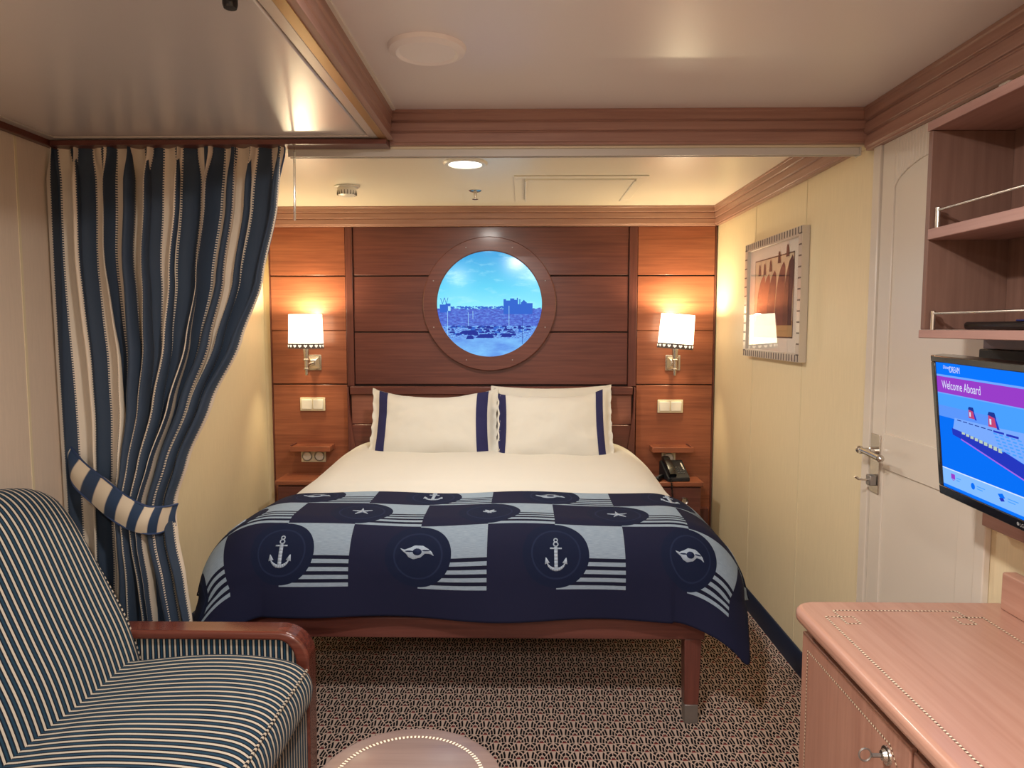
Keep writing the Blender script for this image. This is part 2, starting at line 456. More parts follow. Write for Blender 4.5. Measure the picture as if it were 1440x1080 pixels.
g = MB(); g.grid(tiefn(0), 60, 10, lambda u, v: (u * .66 + .03, v * .08)); g.grid(tiefn(.008), 60, 10, lambda u, v: (u * .66 + .03, v * .08))
g.build('tieback_band', TIE, tb, recalc=False, angle=180)
MB().tube([cat(TU, i / 40) + Vector((0, .002, 0)) for i in range(41)], .0035, 6).build('band_piping', HEM, tb)
MB().tube([cat(TLo, i / 40) + Vector((0, .002, 0)) for i in range(41)], .0035, 6).build('band_piping', HEM, tb)
hk = thing('tieback_hook', 'small brass wall hook holding the end of the striped tieback', 'hook', (XL + .01, 2.42, 1.03))
MB().tube([(XL, 2.42, 1.02), (XL + .012, 2.42, 1.02), (XL + .018, 2.42, 1.026), (XL + .019, 2.42, 1.036)], .004, 8).build('hook_arm', CHROME, hk)
MB().lathe([(.001, 0), (.011, 0), (.012, .003), (.001, .004)], (XL, 2.42, 1.02), axis='X', n=16).build('hook_plate', CHROME, hk)

# ------------------------------------------------------------------ wall panelling with porthole
YP = 4.32
pan = thing('wall_paneling', 'dark cherry wood wall panelling behind the bed headboard', 'wall paneling', (-.2, YP, 0))
def panel(x0, x1, z0, z1, y=YP, m=W_CHERRY, nm='panel_board', t=.018):
    return B((x0, y, z0), (x1, y + t, z1)).build(nm, m, pan, bevel=.0025)
gap = .004
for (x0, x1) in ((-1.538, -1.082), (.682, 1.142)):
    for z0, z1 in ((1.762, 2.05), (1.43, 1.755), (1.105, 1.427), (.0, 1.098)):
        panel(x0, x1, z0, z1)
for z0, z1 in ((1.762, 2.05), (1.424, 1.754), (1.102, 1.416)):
    panel(-1.032, .626, z0, z1, YP + .002, W_DARK, t=.016)  # centre boards: weaker light there is put into a darker wood colour
for x0, x1 in ((-1.08, -1.036), (.63, .68)):
    B((x0, YP - .004, 1.09), (x1, YP + .018, 2.05)).build('upright', W_DARKZ, pan, bevel=.003)
B((-1.54, YP + .014, 0), (1.145, YB - .001, 2.05)).build('backing', Mat('dark_gap', rgb(40, 18, 14), .7), pan, smooth=False)
B((1.1425, YP - .004, 0), (1.150, YP + .018, 2.05)).build('edge_strip', W_DARKZ, pan)
B((-1.5455, YP - .004, 0), (-1.5385, YP + .018, 2.05)).build('edge_strip', W_DARKZ, pan)

# porthole
PX, PZ, PR = -.209, 1.588, .318
YS = YP - .012
port = thing('virtual_porthole', 'round wooden porthole frame with a screen showing a blue harbour view', 'porthole', (PX, YP, PZ - .4))
MB().lathe([(PR - .004, .012), (PR - .004, -.020), (PR + .010, -.030), (PR + .060, -.034), (PR + .078, -.030), (PR + .084, -.020), (PR + .084, .004)], (PX, YP, PZ), axis='Y', n=96).v
rg = MB()
prof = [(PR - .002, .004), (PR - .002, -.024), (PR + .003, -.028), (PR + .079, -.028), (PR + .083, -.024), (PR + .083, .0015)]
def ringfn(u, v):
    t = v * (len(prof) - 1); i = min(int(t), len(prof) - 2); f = t - i
    r = lerp(prof[i][0], prof[i + 1][0], f); h = lerp(prof[i][1], prof[i + 1][1], f)
    return (PX + r * cos(2 * pi * u), YP + h, PZ + r * sin(2 * pi * u))
rg.grid(ringfn, 96, len(prof) - 1, wu=True); rg.build('porthole_ring', W_DARK, port)
for k in range(8):
    a = pi / 8 + k * pi / 4
    MB().lathe([(.0005, -.0025), (.0035, -.002), (.004, 0)], (PX + (PR + .045) * cos(a), YP - .0278, PZ + (PR + .045) * sin(a)), axis='Y', n=10).build('screw', STEEL, port)
# the screen: disc with procedural picture in local coordinates
def screenmat():
    m = emis('porthole_screen_view', (0, 0, 0, 1), .88)
    x, y, z = m.xyz('UV')                     # UV metres from centre, y up
    n1 = m.noise(m.coords('UV', (3, 9, 1)), 2.2, 5, .6)
    n2 = m.noise(m.coords('UV', (10, 26, 1)), 4, 4, .7)
    n3 = m.noise(m.coords('UV', (18, 60, 1)), 4, 4, .6)
    sky = m.ramp(y * 1.5 + .45, [(0.35, rgb(150, 238, 250)), (.6, rgb(92, 206, 240)), (.95, rgb(40, 150, 216))])
    sky = m.mix((n1 - .52).m('MULTIPLY', 2.6).max(0.).min(.8), sky, rgb(176, 240, 252))
    trees = m.ramp(n2, [(.3, rgb(44, 66, 160)), (.5, rgb(66, 98, 205)), (.72, rgb(100, 158, 232))])
    park = m.ramp(n3, [(.35, rgb(40, 60, 160)), (.46, rgb(80, 128, 222)), (.6, rgb(122, 190, 246))])
    quay = m.ramp(n1, [(.3, rgb(76, 130, 222)), (.7, rgb(120, 192, 246))])
    edge = (n2 - .5) * .05
    c = m.mix((y + .025 + edge).gt(0.), trees, sky)
    c = m.mix((y + .130).gt(0.), park, c)
    c = m.mix((y + .205 + edge * .4).gt(0.), quay, c)
    m.link(c, m.b.inputs['Emission Color'])
    m.b.inputs['Specular IOR Level'].default_value = .5; m.b.inputs['Roughness'].default_value = .12
    return m
SCR = screenmat()
CITY = emis('screen_city_blue', rgb(58, 104, 206), .85); CITYD = emis('screen_dark_blue', rgb(44, 56, 150), .85)
CITYL = emis('screen_light_blue', rgb(168, 224, 252), .85)
sm = MB(); N = 96
def sp(x, z, k=1): return (PX + x, YS - .0006 * k, PZ + z)
for i in range(N):
    a0, a1 = 2 * pi * i / N, 2 * pi * (i + 1) / N
    q = [(0, 0), (PR * cos(a0), PR * sin(a0)), (PR * cos(a1), PR * sin(a1))]
    sm.face([sp(*p, 0) for p in q], q, 0)
def rect(x0, x1, z0, z1, mi, k=1): sm.face([sp(x0, z0, k), sp(x1, z0, k), sp(x1, z1, k), sp(x0, z1, k)], None, mi)
# skyline blocks right
for x0, x1, z1 in ((.085, .10, .030), (.10, .125, .022), (.125, .15, .034), (.15, .165, .026), (.165, .172, .038), (.18, .186, .030), (.19, .225, .012), (.225, .26, .006), (.085, .26, 0.)):
    rect(x0, x1, -.06, z1, 1)
sm.face([sp(.19, .008), sp(.225, .008), sp(.207, .026)], None, 1)
for x0, x1, z1 in ((-.30, -.265, -.002), (-.265, -.235, .004)): rect(x0, x1, -.05, z1, 1)
for a, b, c in ((-.285, -.0, .035), (-.262, .002, .038)):           # cranes
    sm.face([sp(a, b), sp(a + .003, b), sp(a - .008, c + .002), sp(a - .011, c)], None, 1)
    sm.face([sp(a, b), sp(a + .003, b), sp(a + .014, c), sp(a + .011, c + .002)], None, 1)
rect(-.25, -.235, -.04, -.012, 3, 2)
random.seed(3)
for i in range(70):                                                    # tree tops and cars
    x = random.uniform(-.24, .1); s_ = random.uniform(.004, .011); zz = -.022 + random.uniform(-.006, .004)
    sm.face([sp(x - s_, zz), sp(x + s_, zz), sp(x + s_ * .4, zz + s_ * .9), sp(x - s_ * .5, zz + s_ * .8)], None, 1)
for i in range(90):
    z = random.choice((-.140, -.148, -.158, -.172, -.186)) + random.uniform(-.003, .003); hw = sqrt(max(0, PR * PR - z * z)) - .03
    x = random.uniform(-hw, hw); l = random.uniform(.006, .018)
    sm.face([sp(x - l, z), sp(x + l, z), sp(x + l, z + .005), sp(x + l * .5, z + .010), sp(x - l * .5, z + .010), sp(x - l, z + .005)], None, random.choice((2, 2, 1)))
for x, w_, z in ((-.03, .055, -.195), (-.12, .024, -.203), (.10, .034, -.190), (-.13, .06, -.172)):
    sm.face([sp(x - w_, z - .008, 2), sp(x + w_, z - .008, 2), sp(x + w_, z + .006, 2), sp(x + w_ * .6, z + .016, 2), sp(x - w_ * .5, z + .014, 2)], None, 2)
for x, z0, z1 in ((-.253, -.19, -.04), (-.128, -.13, -.05), (.118, -.13, -.01), (.198, -.24, -.08), (-.1, -.09, -.04)):
    rect(x - .0012, x + .0012, z0, z1, 3 if x < .19 else 2, 3)
sm.build('screen', [SCR, CITY, CITYD, CITYL], port, smooth=False, recalc=False)
MB().grid(lambda u, v: (PX + (PR - .001) * cos(2 * pi * u), YP - .022 + v * .0235, PZ + (PR - .001) * sin(2 * pi * u)), 96, 1, wu=True).build('inner_rim', Mat('blue_rim', rgb(40, 44, 84), .4), port)

# ------------------------------------------------------------------ bed
bed = thing('bed', 'queen bed with dark mahogany frame, made with white linen, against the wood panelling', 'bed', (-.2, 3.4, 0))
BX0, BX1, BY0, BY1 = -1.055, .655, 2.50, 4.27
B((BX0, BY0, .322), (BX1, BY0 + .035, .40)).build('footboard_rail', W_DARK, bed, bevel=.004)
for x in (BX0, BX1 - .035):
    B((x, BY0 + .036, .322), (x + .035, BY1, .40)).build('side_rail', W_DARKY, bed, bevel=.004)
for x, y in ((BX0 + .01, 2.505), (BX1 - .072, 2.505), (BX0 + .01, 4.19), (BX1 - .072, 4.19)):
    lg = MB()
    def legfn(u, v, x=x, y=y):
        w2 = lerp(.026, .031, v); cx, cy = x + .031, y + .031; a = [(-1, -1), (1, -1), (1, 1), (-1, 1)][int(round(u * 4)) % 4]
        return (cx + a[0] * w2, cy + a[1] * w2, lerp(.072, .322, v))
    lg.grid(legfn, 4, 1, wu=True, cap=True); l_ = lg.build('leg', W_DARKZ, bed, bevel=.003)
    B((x + .006, y + .006, 0), (x + .056, y + .056, .072)).build('foot_cap', STEEL, l_, bevel=.002)
B((-1.055, YP - .045, .30), (.655, YP - .006, .86)).build('headboard', W_DARK, bed, bevel=.006)
B((-1.05, YP - .03, .862), (.65, YP - .006, 1.04)).build('headboard_inset', wood('pale_cherry', rgb(150, 96, 78), rgb(128, 76, 62), 'X', .4, .1), bed, bevel=.003)
B((-1.055, YP - .05, 1.042), (.655, YP - .006, 1.092)).build('headboard_cap', W_DARK, bed, bevel=.006)
for s_, xx in ((1, -1.04), (-1, .64)):          # curved side scrolls
    po = [(0, .30), (.09, .30), (.09, .62), (.075, .72), (.045, .84), (.022, .94), (.012, 1.09), (0, 1.09)]
    MB().prism([(p * .6, q) for p, q in po], lambda p, q, t, s_=s_, xx=xx: (xx + s_ * p - s_ * .03, t, q), YP - .052, YP - .006).build('headboard_scroll', W_DARKZ, bed, bevel=.003)
# mattress block (hidden mostly)
B((BX0 + .06, BY0 + .08, .402), (BX1 - .06, BY1 - .03, .69)).build('mattress', LINEN, bed, bevel=.05, seg=5)

CX = -.2
def drape(a, b, A0, Y0, r, top, rs=.30, sf=.12, cf=.42, wob=0., zmin=.05, headlift=0.):
    """cloth point: a = distance from centre line, b = metres towards the head from the crest line Y0 (negative hangs over the foot)"""
    da = max(0, abs(a) - A0); db = max(0, -b)
    rho = sqrt(da * da + db * db); sg = 1 if a > 0 else -1
    x = CX + sg * min(abs(a), A0); y = Y0 + max(b, 0); z = top
    if headlift: z += headlift * sstep(3.45, 4.05, y)
    z += .006 * noise.noise(Vector((a * 2.2, b * 2.2, .3))) * 2
    if rho > 0:
        dx, dy = sg * da / rho, -db / rho
        c = 4 * (da / rho) ** 2 * (db / rho) ** 2
        r = lerp(r, rs, (da / rho) ** 2)
        L = pi / 2 * r; fl = lerp(sf if da > db else .06, cf, c) if c > 0 else (sf if da > 0 else .06)
        if rho < L: hz, dr = r * sin(rho / r), r * (1 - cos(rho / r))
        else: hz, dr = r + (rho - L) * sin(fl), r + (rho - L) * cos(fl)
        if wob and rho > L * .7:
            e = (rho - L * .7)
            if da > 0 and db == 0: hz += wob * e * sin(b * 11 + 1.3) 
            if db > 0 and da == 0: hz += wob * .5 * e * sin(a * 9 + .4)
        x += dx * hz; y += dy * hz; z -= dr
    return Vector((x, y, max(z, zmin)))
# duvet: white linen
def duvet(u, v):
    b = lerp(.06, 1.64, v); hw = lerp(1.06, .90, sstep(1.25, 1.5, b)); a = lerp(-hw, hw, u)
    p = drape(a, b, .68, 2.60, .20, .722 - .035 * (1 - sstep(.50, .62, b)), rs=.27, sf=.20 * (1 - .8 * sstep(1.2, 1.5, b)), wob=.2, headlift=.015)
    p.z += .008 * noise.noise(Vector((a * 5, b * 3, 7)))
    return p
dv = MB(); dv.grid(duvet, 110, 70)
dv.build('duvet', LINEN, bed, recalc=False, angle=180).modifiers.new('thick', 'SOLIDIFY').thickness = -.02

# throw
TA0, TY0, TR = .725, 2.625, .185
def T(a, b, off=0.):
    """a from centre in metres, b from front hem"""
    p = drape(a, b - .425, TA0, TY0, TR, .742, sf=.25, cf=.40, wob=.16)
    if off:
        e = .004
        n = (drape(a + e, b - .425, TA0, TY0, TR, .742, sf=.25, cf=.40, wob=.16) - p).cross(drape(a, b + e - .425, TA0, TY0, TR, .742, sf=.25, cf=.40, wob=.16) - p)
        if n.length > 0: p = p + n.normalized() * off
    return p
AH, BH = 1.215, .80
th = MB()
def thfn(u, v):
    a = lerp(-AH, AH, u); b = BH * v + (.012 * sin(a * 5) + .008 * sin(a * 11)) * v
    rc = .05                                  # softly rounded cloth corners
    ex = abs(a) - (AH - rc); ey = rc - b
    if ex > 0 and ey > 0 and max(ex, ey) > 0:
        m = math.hypot(ex, ey); k = max(ex, ey) / m
        a = math.copysign(AH - rc + ex * k, a); b = rc - ey * k
    return T(a, b)
def thuv(u, v):
    a = lerp(-AH, AH, u); return (a + CX, BH * v)
th.grid(thfn, 220, 90, thuv)
# woven motifs: strips in cloth space
def strip(pts, wds, closed=False, mi=1):
    n = len(pts)
    for i in range(n - 1 + (1 if closed else 0)):
        p, q = pts[i], pts[(i + 1) % n]
        dx, dy = q[0] - p[0], q[1] - p[1]; L = math.hypot(dx, dy) or 1e-6
        nx, ny = -dy / L, dx / L; w0 = wds if not isinstance(wds, list) else wds[i]; w1 = wds if not isinstance(wds, list) else wds[(i + 1) % n]
        k = max(1, int(L / .012))
        for j in range(k):
            t0, t1 = j / k, (j + 1) / k
            a = (p[0] + dx * t0, p[1] + dy * t0); b = (p[0] + dx * t1, p[1] + dy * t1)
            u0, u1 = lerp(w0, w1, t0) / 2, lerp(w0, w1, t1) / 2
            qd = [(a[0] - nx * u0, a[1] - ny * u0), (b[0] - nx * u1, b[1] - ny * u1), (b[0] + nx * u1, b[1] + ny * u1), (a[0] + nx * u0, a[1] + ny * u0)]
            th.face([T(c[0] - CX, c[1], .0022) for c in qd], None, mi)
def anchor(x, b):
    s = 1.0
    strip([(x, b - .048), (x, b + .024)], .0125)
    strip([(x - .021, b + .020), (x + .021, b + .020)], .0045)
    strip([(x + .008 * cos(t), b + .035 + .008 * sin(t)) for t in [k * pi / 6 for k in range(12)]], .004, True)
    strip([(x + .0065 * cos(t), b + .050 + .0065 * sin(t)) for t in [k * pi / 6 for k in range(12)]], .0035, True)
    arc = [(x + .034 * sin(t), b - .018 - .034 * cos(t)) for t in [(-1.15 + 2.3 * k / 10) for k in range(11)]]
    strip(arc, [.003, .006, .008, .010, .011, .012, .011, .010, .008, .006, .003])
    for sg in (-1, 1):
        strip([(x + sg * .036, b - .012), (x + sg * .031, b - .032)], [.002, .018])
def star(x, b):
    for k in range(5):
        t = pi / 2 + k * 2 * pi / 5 + .12; t2 = t + pi / 5
        strip([(x, b), (x + .040 * cos(t), b + .040 * sin(t))], [.015, .001], mi=1)
        strip([(x + .004 * cos(t2), b + .004 * sin(t2)), (x + .016 * cos(t2), b + .016 * sin(t2))], [.003, .002], mi=2)
def wave(x, b):
    k = .000407
    tp = [(-157, 47), (-120, 35), (-80, 50), (-30, 75), (40, 73), (80, 50), (115, 25), (138, -13)]
    bt = [(-157, 47), (-140, 25), (-110, 5), (-80, -30), (-40, -45), (20, -30), (60, 5), (100, 3), (138, -13)]
    n = 30
    for i in range(n):
        u0, u1 = lerp(-157, 138, i / n), lerp(-157, 138, (i + 1) / n)
        qd = [(u0, interp(bt, u0)), (u1, interp(bt, u1)), (u1, interp(tp, u1)), (u0, interp(tp, u0))]
        th.face([T(x + c[0] * k - CX, b + c[1] * k, .0022) for c in qd], None, 1)
    def blob(cx_, cy_, rx, ry):
        th.face([T(x + (cx_ + rx * cos(2 * pi * j / 14)) * k - CX, b + (cy_ + ry * sin(2 * pi * j / 14)) * k, .0030) for j in range(14)], None, 3)
    blob(-8, 18, 40, 30); blob(-80, 22, 34, 6); blob(70, 30, 34, 6)
def leaf(x, b):
    for t, l in ((.2, .026), (1.0, .030), (2.2, .030), (3.0, .026), (4.3, .016), (5.1, .016)):
        strip([(x, b - .002), (x + l * .5 * cos(t), b + l * .5 * sin(t)), (x + l * cos(t), b + l * sin(t))], [.006, .014, .002])
R3, R2, R1 = .11 + .1225, .355 + .1225, .60 + .1225
for x, f in ((-.866, anchor), (-.376, wave), (.114, anchor), (.604, wave)): f(x, R3)
for x, f in ((-1.111, anchor), (-.621, star), (-.131, leaf), (.359, star), (.849, anchor)): f(x, R2)
for x, f in ((-.866, wave), (-.376, anchor), (.114, wave), (.604, anchor)): f(x, R1)
thr = th.build('bed_throw', [THROW, LGREY, LGREYD, Mat('throw_navy', rgb(22, 32, 64), .8, spec=.2)], recalc=False, angle=180)
tag(thr, 'navy nautical throw with anchors, stars and grey striped squares across the bed foot', 'throw blanket')
sl = thr.modifiers.new('thick', 'SOLIDIFY'); sl.thickness = .006; sl.offset = -1

# pillows
def pillow(label, cx, cy, cz, w, h, t, lean, roll=0., yaw=0., sag=.03, bands=True, seed=0, lift=0., grp='pillows on the bed'):
    root = thing('pillow', label, 'pillow', (cx, cy, cz - h / 2), grp)
    M = Matrix.Translation((cx, cy, cz)) @ Matrix.Rotation(yaw, 4, 'Z') @ Matrix.Rotation(-lean, 4, 'X') @ Matrix.Rotation(roll, 4, 'Y')
    fl = .94
    def surf(sg, o=0.):
        def fn(u, v):
            a, b = 2 * u - 1, 2 * v - 1
            k = max(0, 1 - (abs(a) / fl) ** 2.6) ** .55 * max(0, 1 - (abs(b) / .985) ** 2.8) ** .55
            nz = noise.noise(Vector((a * 2.3 + seed, b * 2.1, sg))) * .012 + noise.noise(Vector((a * 7 + seed, b * 5, sg * 2))) * .004
            x = a * w / 2 * (1 - .035 * (1 - b * b)); z = b * h / 2 * (1 - .05 * (1 - a * a))
            if b > 0: z -= sag * (1 - a * a) * b
            z += lift * sstep(.45, 1, a) * sstep(.2, 1, b)
            if abs(a) > fl: z += .004 * sin(b * 26) ; x += .003 * sin(b * 19)
            y = sg * (t / 2 * k + .0035 + o) + nz * (k > .02)
            if abs(a) > fl: y += .004 * sin(b * 22 + seed)
            return M @ Vector((x, y, z))
        return fn
    g = MB(); g.grid(surf(-1), 64, 36); g.grid(surf(1), 64, 36)
    # closing edge
    def edge(u, v):
        q = u * 4; i = int(q) % 4; f = q - int(q)
        a, b = ((f, 0), (1, f), (1 - f, 1), (0, 1 - f))[i]
        return Vector(surf(-1)(a, b)).lerp(Vector(surf(1)(a, b)), v)
    g.grid(edge, 160, 1, wu=True)
    g.build('pillowcase', LINEN, root, angle=180)
    if bands:
        for a0, a1 in ((bands[0], bands[1]), (bands[2], bands[3])):
            s2 = MB(); fnn = surf(-1, .0022)
            s2.grid(lambda u, v: fnn(lerp(a0, a1, u), lerp(.004, .996, v)), 8, 36)
            s2.build('navy_band', NAVYC, root, recalc=False, angle=180)
    return root
pillow('plain white pillow mostly hidden behind the right banded pillow', .165, 4.175, .900, .72, .43, .10, .36, -.01, 0., .01, None, 5)
pillow('white pillow with navy side bands at the left, sagging top edge', -.515, 4.055, .895, .74, .46, .17, .58, -.004, .04, .055, (.055, .125, .835, .925), 1)
pillow('white pillow with navy side bands at the right, upright corner raised', .172, 3.985, .885, .665, .44, .16, .58, -.02, -.04, .02, (.015, .080, .862, .925), 3, .035)

# ------------------------------------------------------------------ night stands, wall shelves, switches, sockets, telephone
def knob(x, y, z, par):
    MB().lathe([(.001, -.004), (.010, -.004), (.012, -.012), (.018, -.014), (.020, -.008), (.022, 0)], (x, y, z), axis='Y', n=24).build('ring_pull', CHROME, par)
def nightstand(x0, x1, label, kx):
    ns = thing('nightstand', label, 'nightstand', ((x0 + x1) / 2, 4.18, .2), 'wall-hung nightstands')
    B((x0, 4.05, .532), (x1, YP - .055, .560)).build('top', W_CHERRY, ns, bevel=.005)
    B((x0 + .012, 4.07, .35), (x1 - .012, YP - .055, .530)).build('carcass', W_DARK, ns, bevel=.002)
    d = B((x0 + .016, 4.055, .365), (x1 - .016, 4.071, .525)).build('drawer', W_DARK, ns, bevel=.003)
    knob(kx, 4.055, .452, d)
    return ns
nightstand(.66, 1.036, 'small wooden nightstand right of the bed carrying the telephone', .928)
nightstand(-1.448, -1.09, 'small wooden nightstand left of the bed with an empty top', -1.27)
B((.66, YP - .056, .0), (1.12, YP - .001, .35)).build('plinth', W_DARKZ, pan)
def wallshelf(x0, x1, label, lip):
    s = thing('wall_shelf', label, 'shelf', ((x0 + x1) / 2, 4.26, .70), 'tiny bedside wall shelves')
    B((x0, 4.205, .703), (x1, YP - .001, .735)).build('shelf_board', W_CHERRY, s, bevel=.003)
    B((lip, 4.21, .7355), (lip + .008, YP - .002, .742)).build('shelf_lip', W_DARK, s, bevel=.001)
wallshelf(.765, 1.012, 'small floating wood shelf above the telephone, right of the bed', .99)
wallshelf(-1.408, -1.165, 'small floating wood shelf above the twin wall sockets, left of the bed', -1.405)
def switchplate(x0, x1, z0, z1, label):
    s = thing('light_switch', label, 'light switch', ((x0 + x1) / 2, YP, z0), 'double rocker light switches')
    B((x0, YP - .009, z0), (x1, YP, z1)).build('plate', CREAMP, s, bevel=.003)
    xm = (x0 + x1) / 2
    for a, b in ((x0 + .010, xm - .003), (xm + .003, x1 - .010)):
        B((a, YP - .015, z0 + .011), (b, YP - .0085, z1 - .011)).build('rocker', WHITEP, s, bevel=.003)
switchplate(-1.372, -1.218, .938, 1.020, 'double rocker light switch under the left wall lamp')
switchplate(.812, .966, .930, 1.010, 'double rocker light switch under the right wall lamp')
def socketplate(x0, x1, z0, z1, label, n):
    s = thing('wall_socket', label, 'power socket', ((x0 + x1) / 2, YP, z0))
    B((x0, YP - .009, z0), (x1, YP, z1)).build('plate', CREAMP, s, bevel=.003)
    for k in range(n):
        xc = x0 + (x1 - x0) * (k + .5) / n; zc = (z0 + z1) / 2; r = .026
        MB().lathe([(r + .004, -.0135), (r, -.0135), (r, -.0095), (.001, -.0095)], (xc, YP, zc), axis='Y', n=28).build('socket_face', WHITEP, s)
        h = MB()
        if k == 0:
            for dx in (-.010, .010): h.lathe([(.001, -.0115), (.0032, -.0115), (.0032, -.009)], (xc + dx, YP, zc), axis='Y', n=10)
            for dz in (-.024, .021): h.box((xc - .003, YP - .0125, zc + dz), (xc + .003, YP - .009, zc + dz + .003))
        else:
            for dx, dz in ((-.009, .006), (.009, .006), (0, -.008)): h.box((xc + dx - .0022, YP - .0115, zc + dz - .0045), (xc + dx + .0022, YP - .009, zc + dz + .0045))
        h.build('socket_holes', BLACK, s)
socketplate(-1.373, -1.220, .620, .696, 'pair of wall sockets, one round one US style, left of the bed', 2)
socketplate(.842, .926, .612, .700, 'cream wall socket plate behind the telephone, right of the bed', 1)

ph = thing('telephone', 'black corded desk telephone standing on the right nightstand', 'telephone', (.885, 4.14, .561))
PM = Matrix.Translation((.885, 4.145, .561)) @ Matrix.Rotation(.12, 4, 'Z')
MB().prism([(-.085, 0), (.085, 0), (.085, .094), (.06, .098), (-.085, .022)], lambda p, q, t: (t, p, q), -.066, .066).xf(PM).build('phone_base', BLACKM, ph, bevel=.004)
PT = PM @ Matrix.Translation((0, 0, .060)) @ Matrix.Rotation(.47, 4, 'X')
hs = MB()
def hsf(u, v):
    t = 2 * u - 1; z = .012 + .016 * (1 - t * t) ; a = 2 * pi * v; wx = .021; tz = .011 + .006 * (abs(t) > .62)
    return (-.036 + wx * max(-1, min(1, 1.25 * cos(a))), t * .086 + .0, z + tz * max(-1, min(1, 1.25 * sin(a))))
hs.grid(hsf, 24, 16); hs.xf(PT).build('handset', BLACK, ph)
kp = MB()
for i in range(3):
    for j in range(4): kp.box((.006 + i * .016, -.055 + j * .017, .004), (.017 + i * .016, -.045 + j * .017, .009))
kp.xf(PT).build('keypad', Mat('dark_grey_keys', rgb(60, 60, 62), .5), ph, bevel=.001)
B((.012, .020, .003), (.050, .026, .006)).xf if False else None
lb = MB().box((.046, -.02, .004), (.054, .045, .0065)); lb.xf(PT).build('label_strip', WHITEP, ph)
cd = []
for i in range(60):
    t = i / 59
    p = Vector((.845, 4.055, .585)).lerp(Vector((.865, 4.036, .40)), t) + Vector((.004 * cos(i * 1.9), .004 * sin(i * 1.9) - .010 * sin(pi * min(1, t * 3)), .0))
    cd.append(p)
MB().tube(cd, .0028, 6).build('coiled_cord', BLACK, ph)
nb_ = thing('television_remote', 'black remote leaning between the mattress and the right nightstand', 'remote control', (.79, 4.07, .561))
RM = Matrix.Translation((.785, 4.10, .576)) @ Matrix.Rotation(-.5, 4, 'Z') @ Matrix.Rotation(-.35, 4, 'Y')
MB().box((-.02, -.055, -.008), (.02, .055, .008)).xf(RM).build('remote_body', BLACK, nb_, bevel=.004)
MB().box((-.012, -.03, .008), (.012, .04, .010)).xf(RM).build('remote_keys', Mat('grey_keys', rgb(90, 90, 92), .5), nb_, bevel=.001)

# ------------------------------------------------------------------ wall lamps
SHADE = emis('glowing_lamp_shade', (1.0, .84, .56, 1), 4.5)
HEARTC = emis('glowing_heart', (1.0, .85, .62, 1), 1.2)
BAND = Mat('dark_shade_band', rgb(96, 84, 80), .7)
def sconce(cx, label, tilt, cy=4.20):
    s = thing('wall_lamp', label, 'wall lamp', (cx, YP, 1.15), 'bedside wall lamps')
    pl = MB(); z0, z1 = 1.188, 1.282; x0, x1 = cx + .012 - .045, cx + .012 + .045
    pl.box((x0, YP - .008, z0), (x1, YP, z1))
    pl.grid(lambda u, v: (lerp(cx + .012, cx + .012 + ((-1, -1), (1, -1), (1, 1), (-1, 1))[int(round(u * 4)) % 4][0] * .036, 1 - v * .6), YP - .008 - v * .022, 1.235 + ((-1, -1), (1, -1), (1, 1), (-1, 1))[int(round(u * 4)) % 4][1] * .038 * (1 - v * .6)), 4, 1, wu=True, cap=True)
    pl.build('wall_plate', CHROME, s, bevel=.002)
    MB().tube([(cx + .010, YP - .028, 1.235), (cx, cy, 1.225)], .007, 12).build('arm', CHROME, s)
    MB().lathe([(.001, 1.163), (.007, 1.165), (.009, 1.17), (.010, 1.196), (.017, 1.199), (.017, 1.206), (.012, 1.209), (.012, 1.250), (.018, 1.253), (.018, 1.260), (.013, 1.263), (.019, 1.330), (.001, 1.331)], (cx, cy, 0), n=24).build('candle_stem', CHROME, s)
    TM = Matrix.Translation((cx, cy, 1.33)) @ Matrix.Rotation(tilt, 4, 'Y') @ Matrix.Translation((0, 0, 0))
    R0, R1_, Hh = .104, .098, .195
    def shf(off, za, zb_):
        def fn(u, v):
            zz = lerp(za, zb_, v); r = lerp(R0, R1_, zz / Hh) + off; a = 2 * pi * u
            return TM @ Vector((r * cos(a), r * .62 * sin(a), zz))
        return fn
    sh = MB(); sh.grid(shf(0, -.006, Hh), 56, 6, wu=True); o = sh.build('lamp_shade', SHADE, s, recalc=False)
    bd = MB(); bd.grid(shf(.0012, -.007, .024), 56, 1, wu=True)
    b_ = bd.build('shade_band', BAND, o, recalc=False)
    hm = MB()
    for k in range(20):
        a = 2 * pi * (k + .5) / 20
        ht = [(0, -.009), (.0075, -.001), (.0085, .005), (.0045, .0085), (0, .005), (-.0045, .0085), (-.0085, .005), (-.0075, -.001)]
        vs = []
        for p, q in ht:
            aa = a + p / .082; r = R0 + .0022
            vs.append(TM @ Vector((r * cos(aa), r * .62 * sin(aa), .009 + q)))
        hm.face(vs)
    hm.build('heart_trim', HEARTC, b_, smooth=False, recalc=False)
    L = bpy.data.lights.new('lamp_bulb', 'POINT'); L.energy = 15.0; L.color = (1.0, .82, .50); L.shadow_soft_size = .03
    lo = bpy.data.objects.new('lamp_bulb', L); COL.objects.link(lo); lo.parent = s; lo.location = (TM @ Vector((0, 0, .17))) - Vector(s.location)
    return s
sconce(-1.293, 'lit bedside wall lamp at the left, straight cream shade with heart border', .0)
sconce(.888, 'lit bedside wall lamp at the right, cream shade tilted to one side', .075)

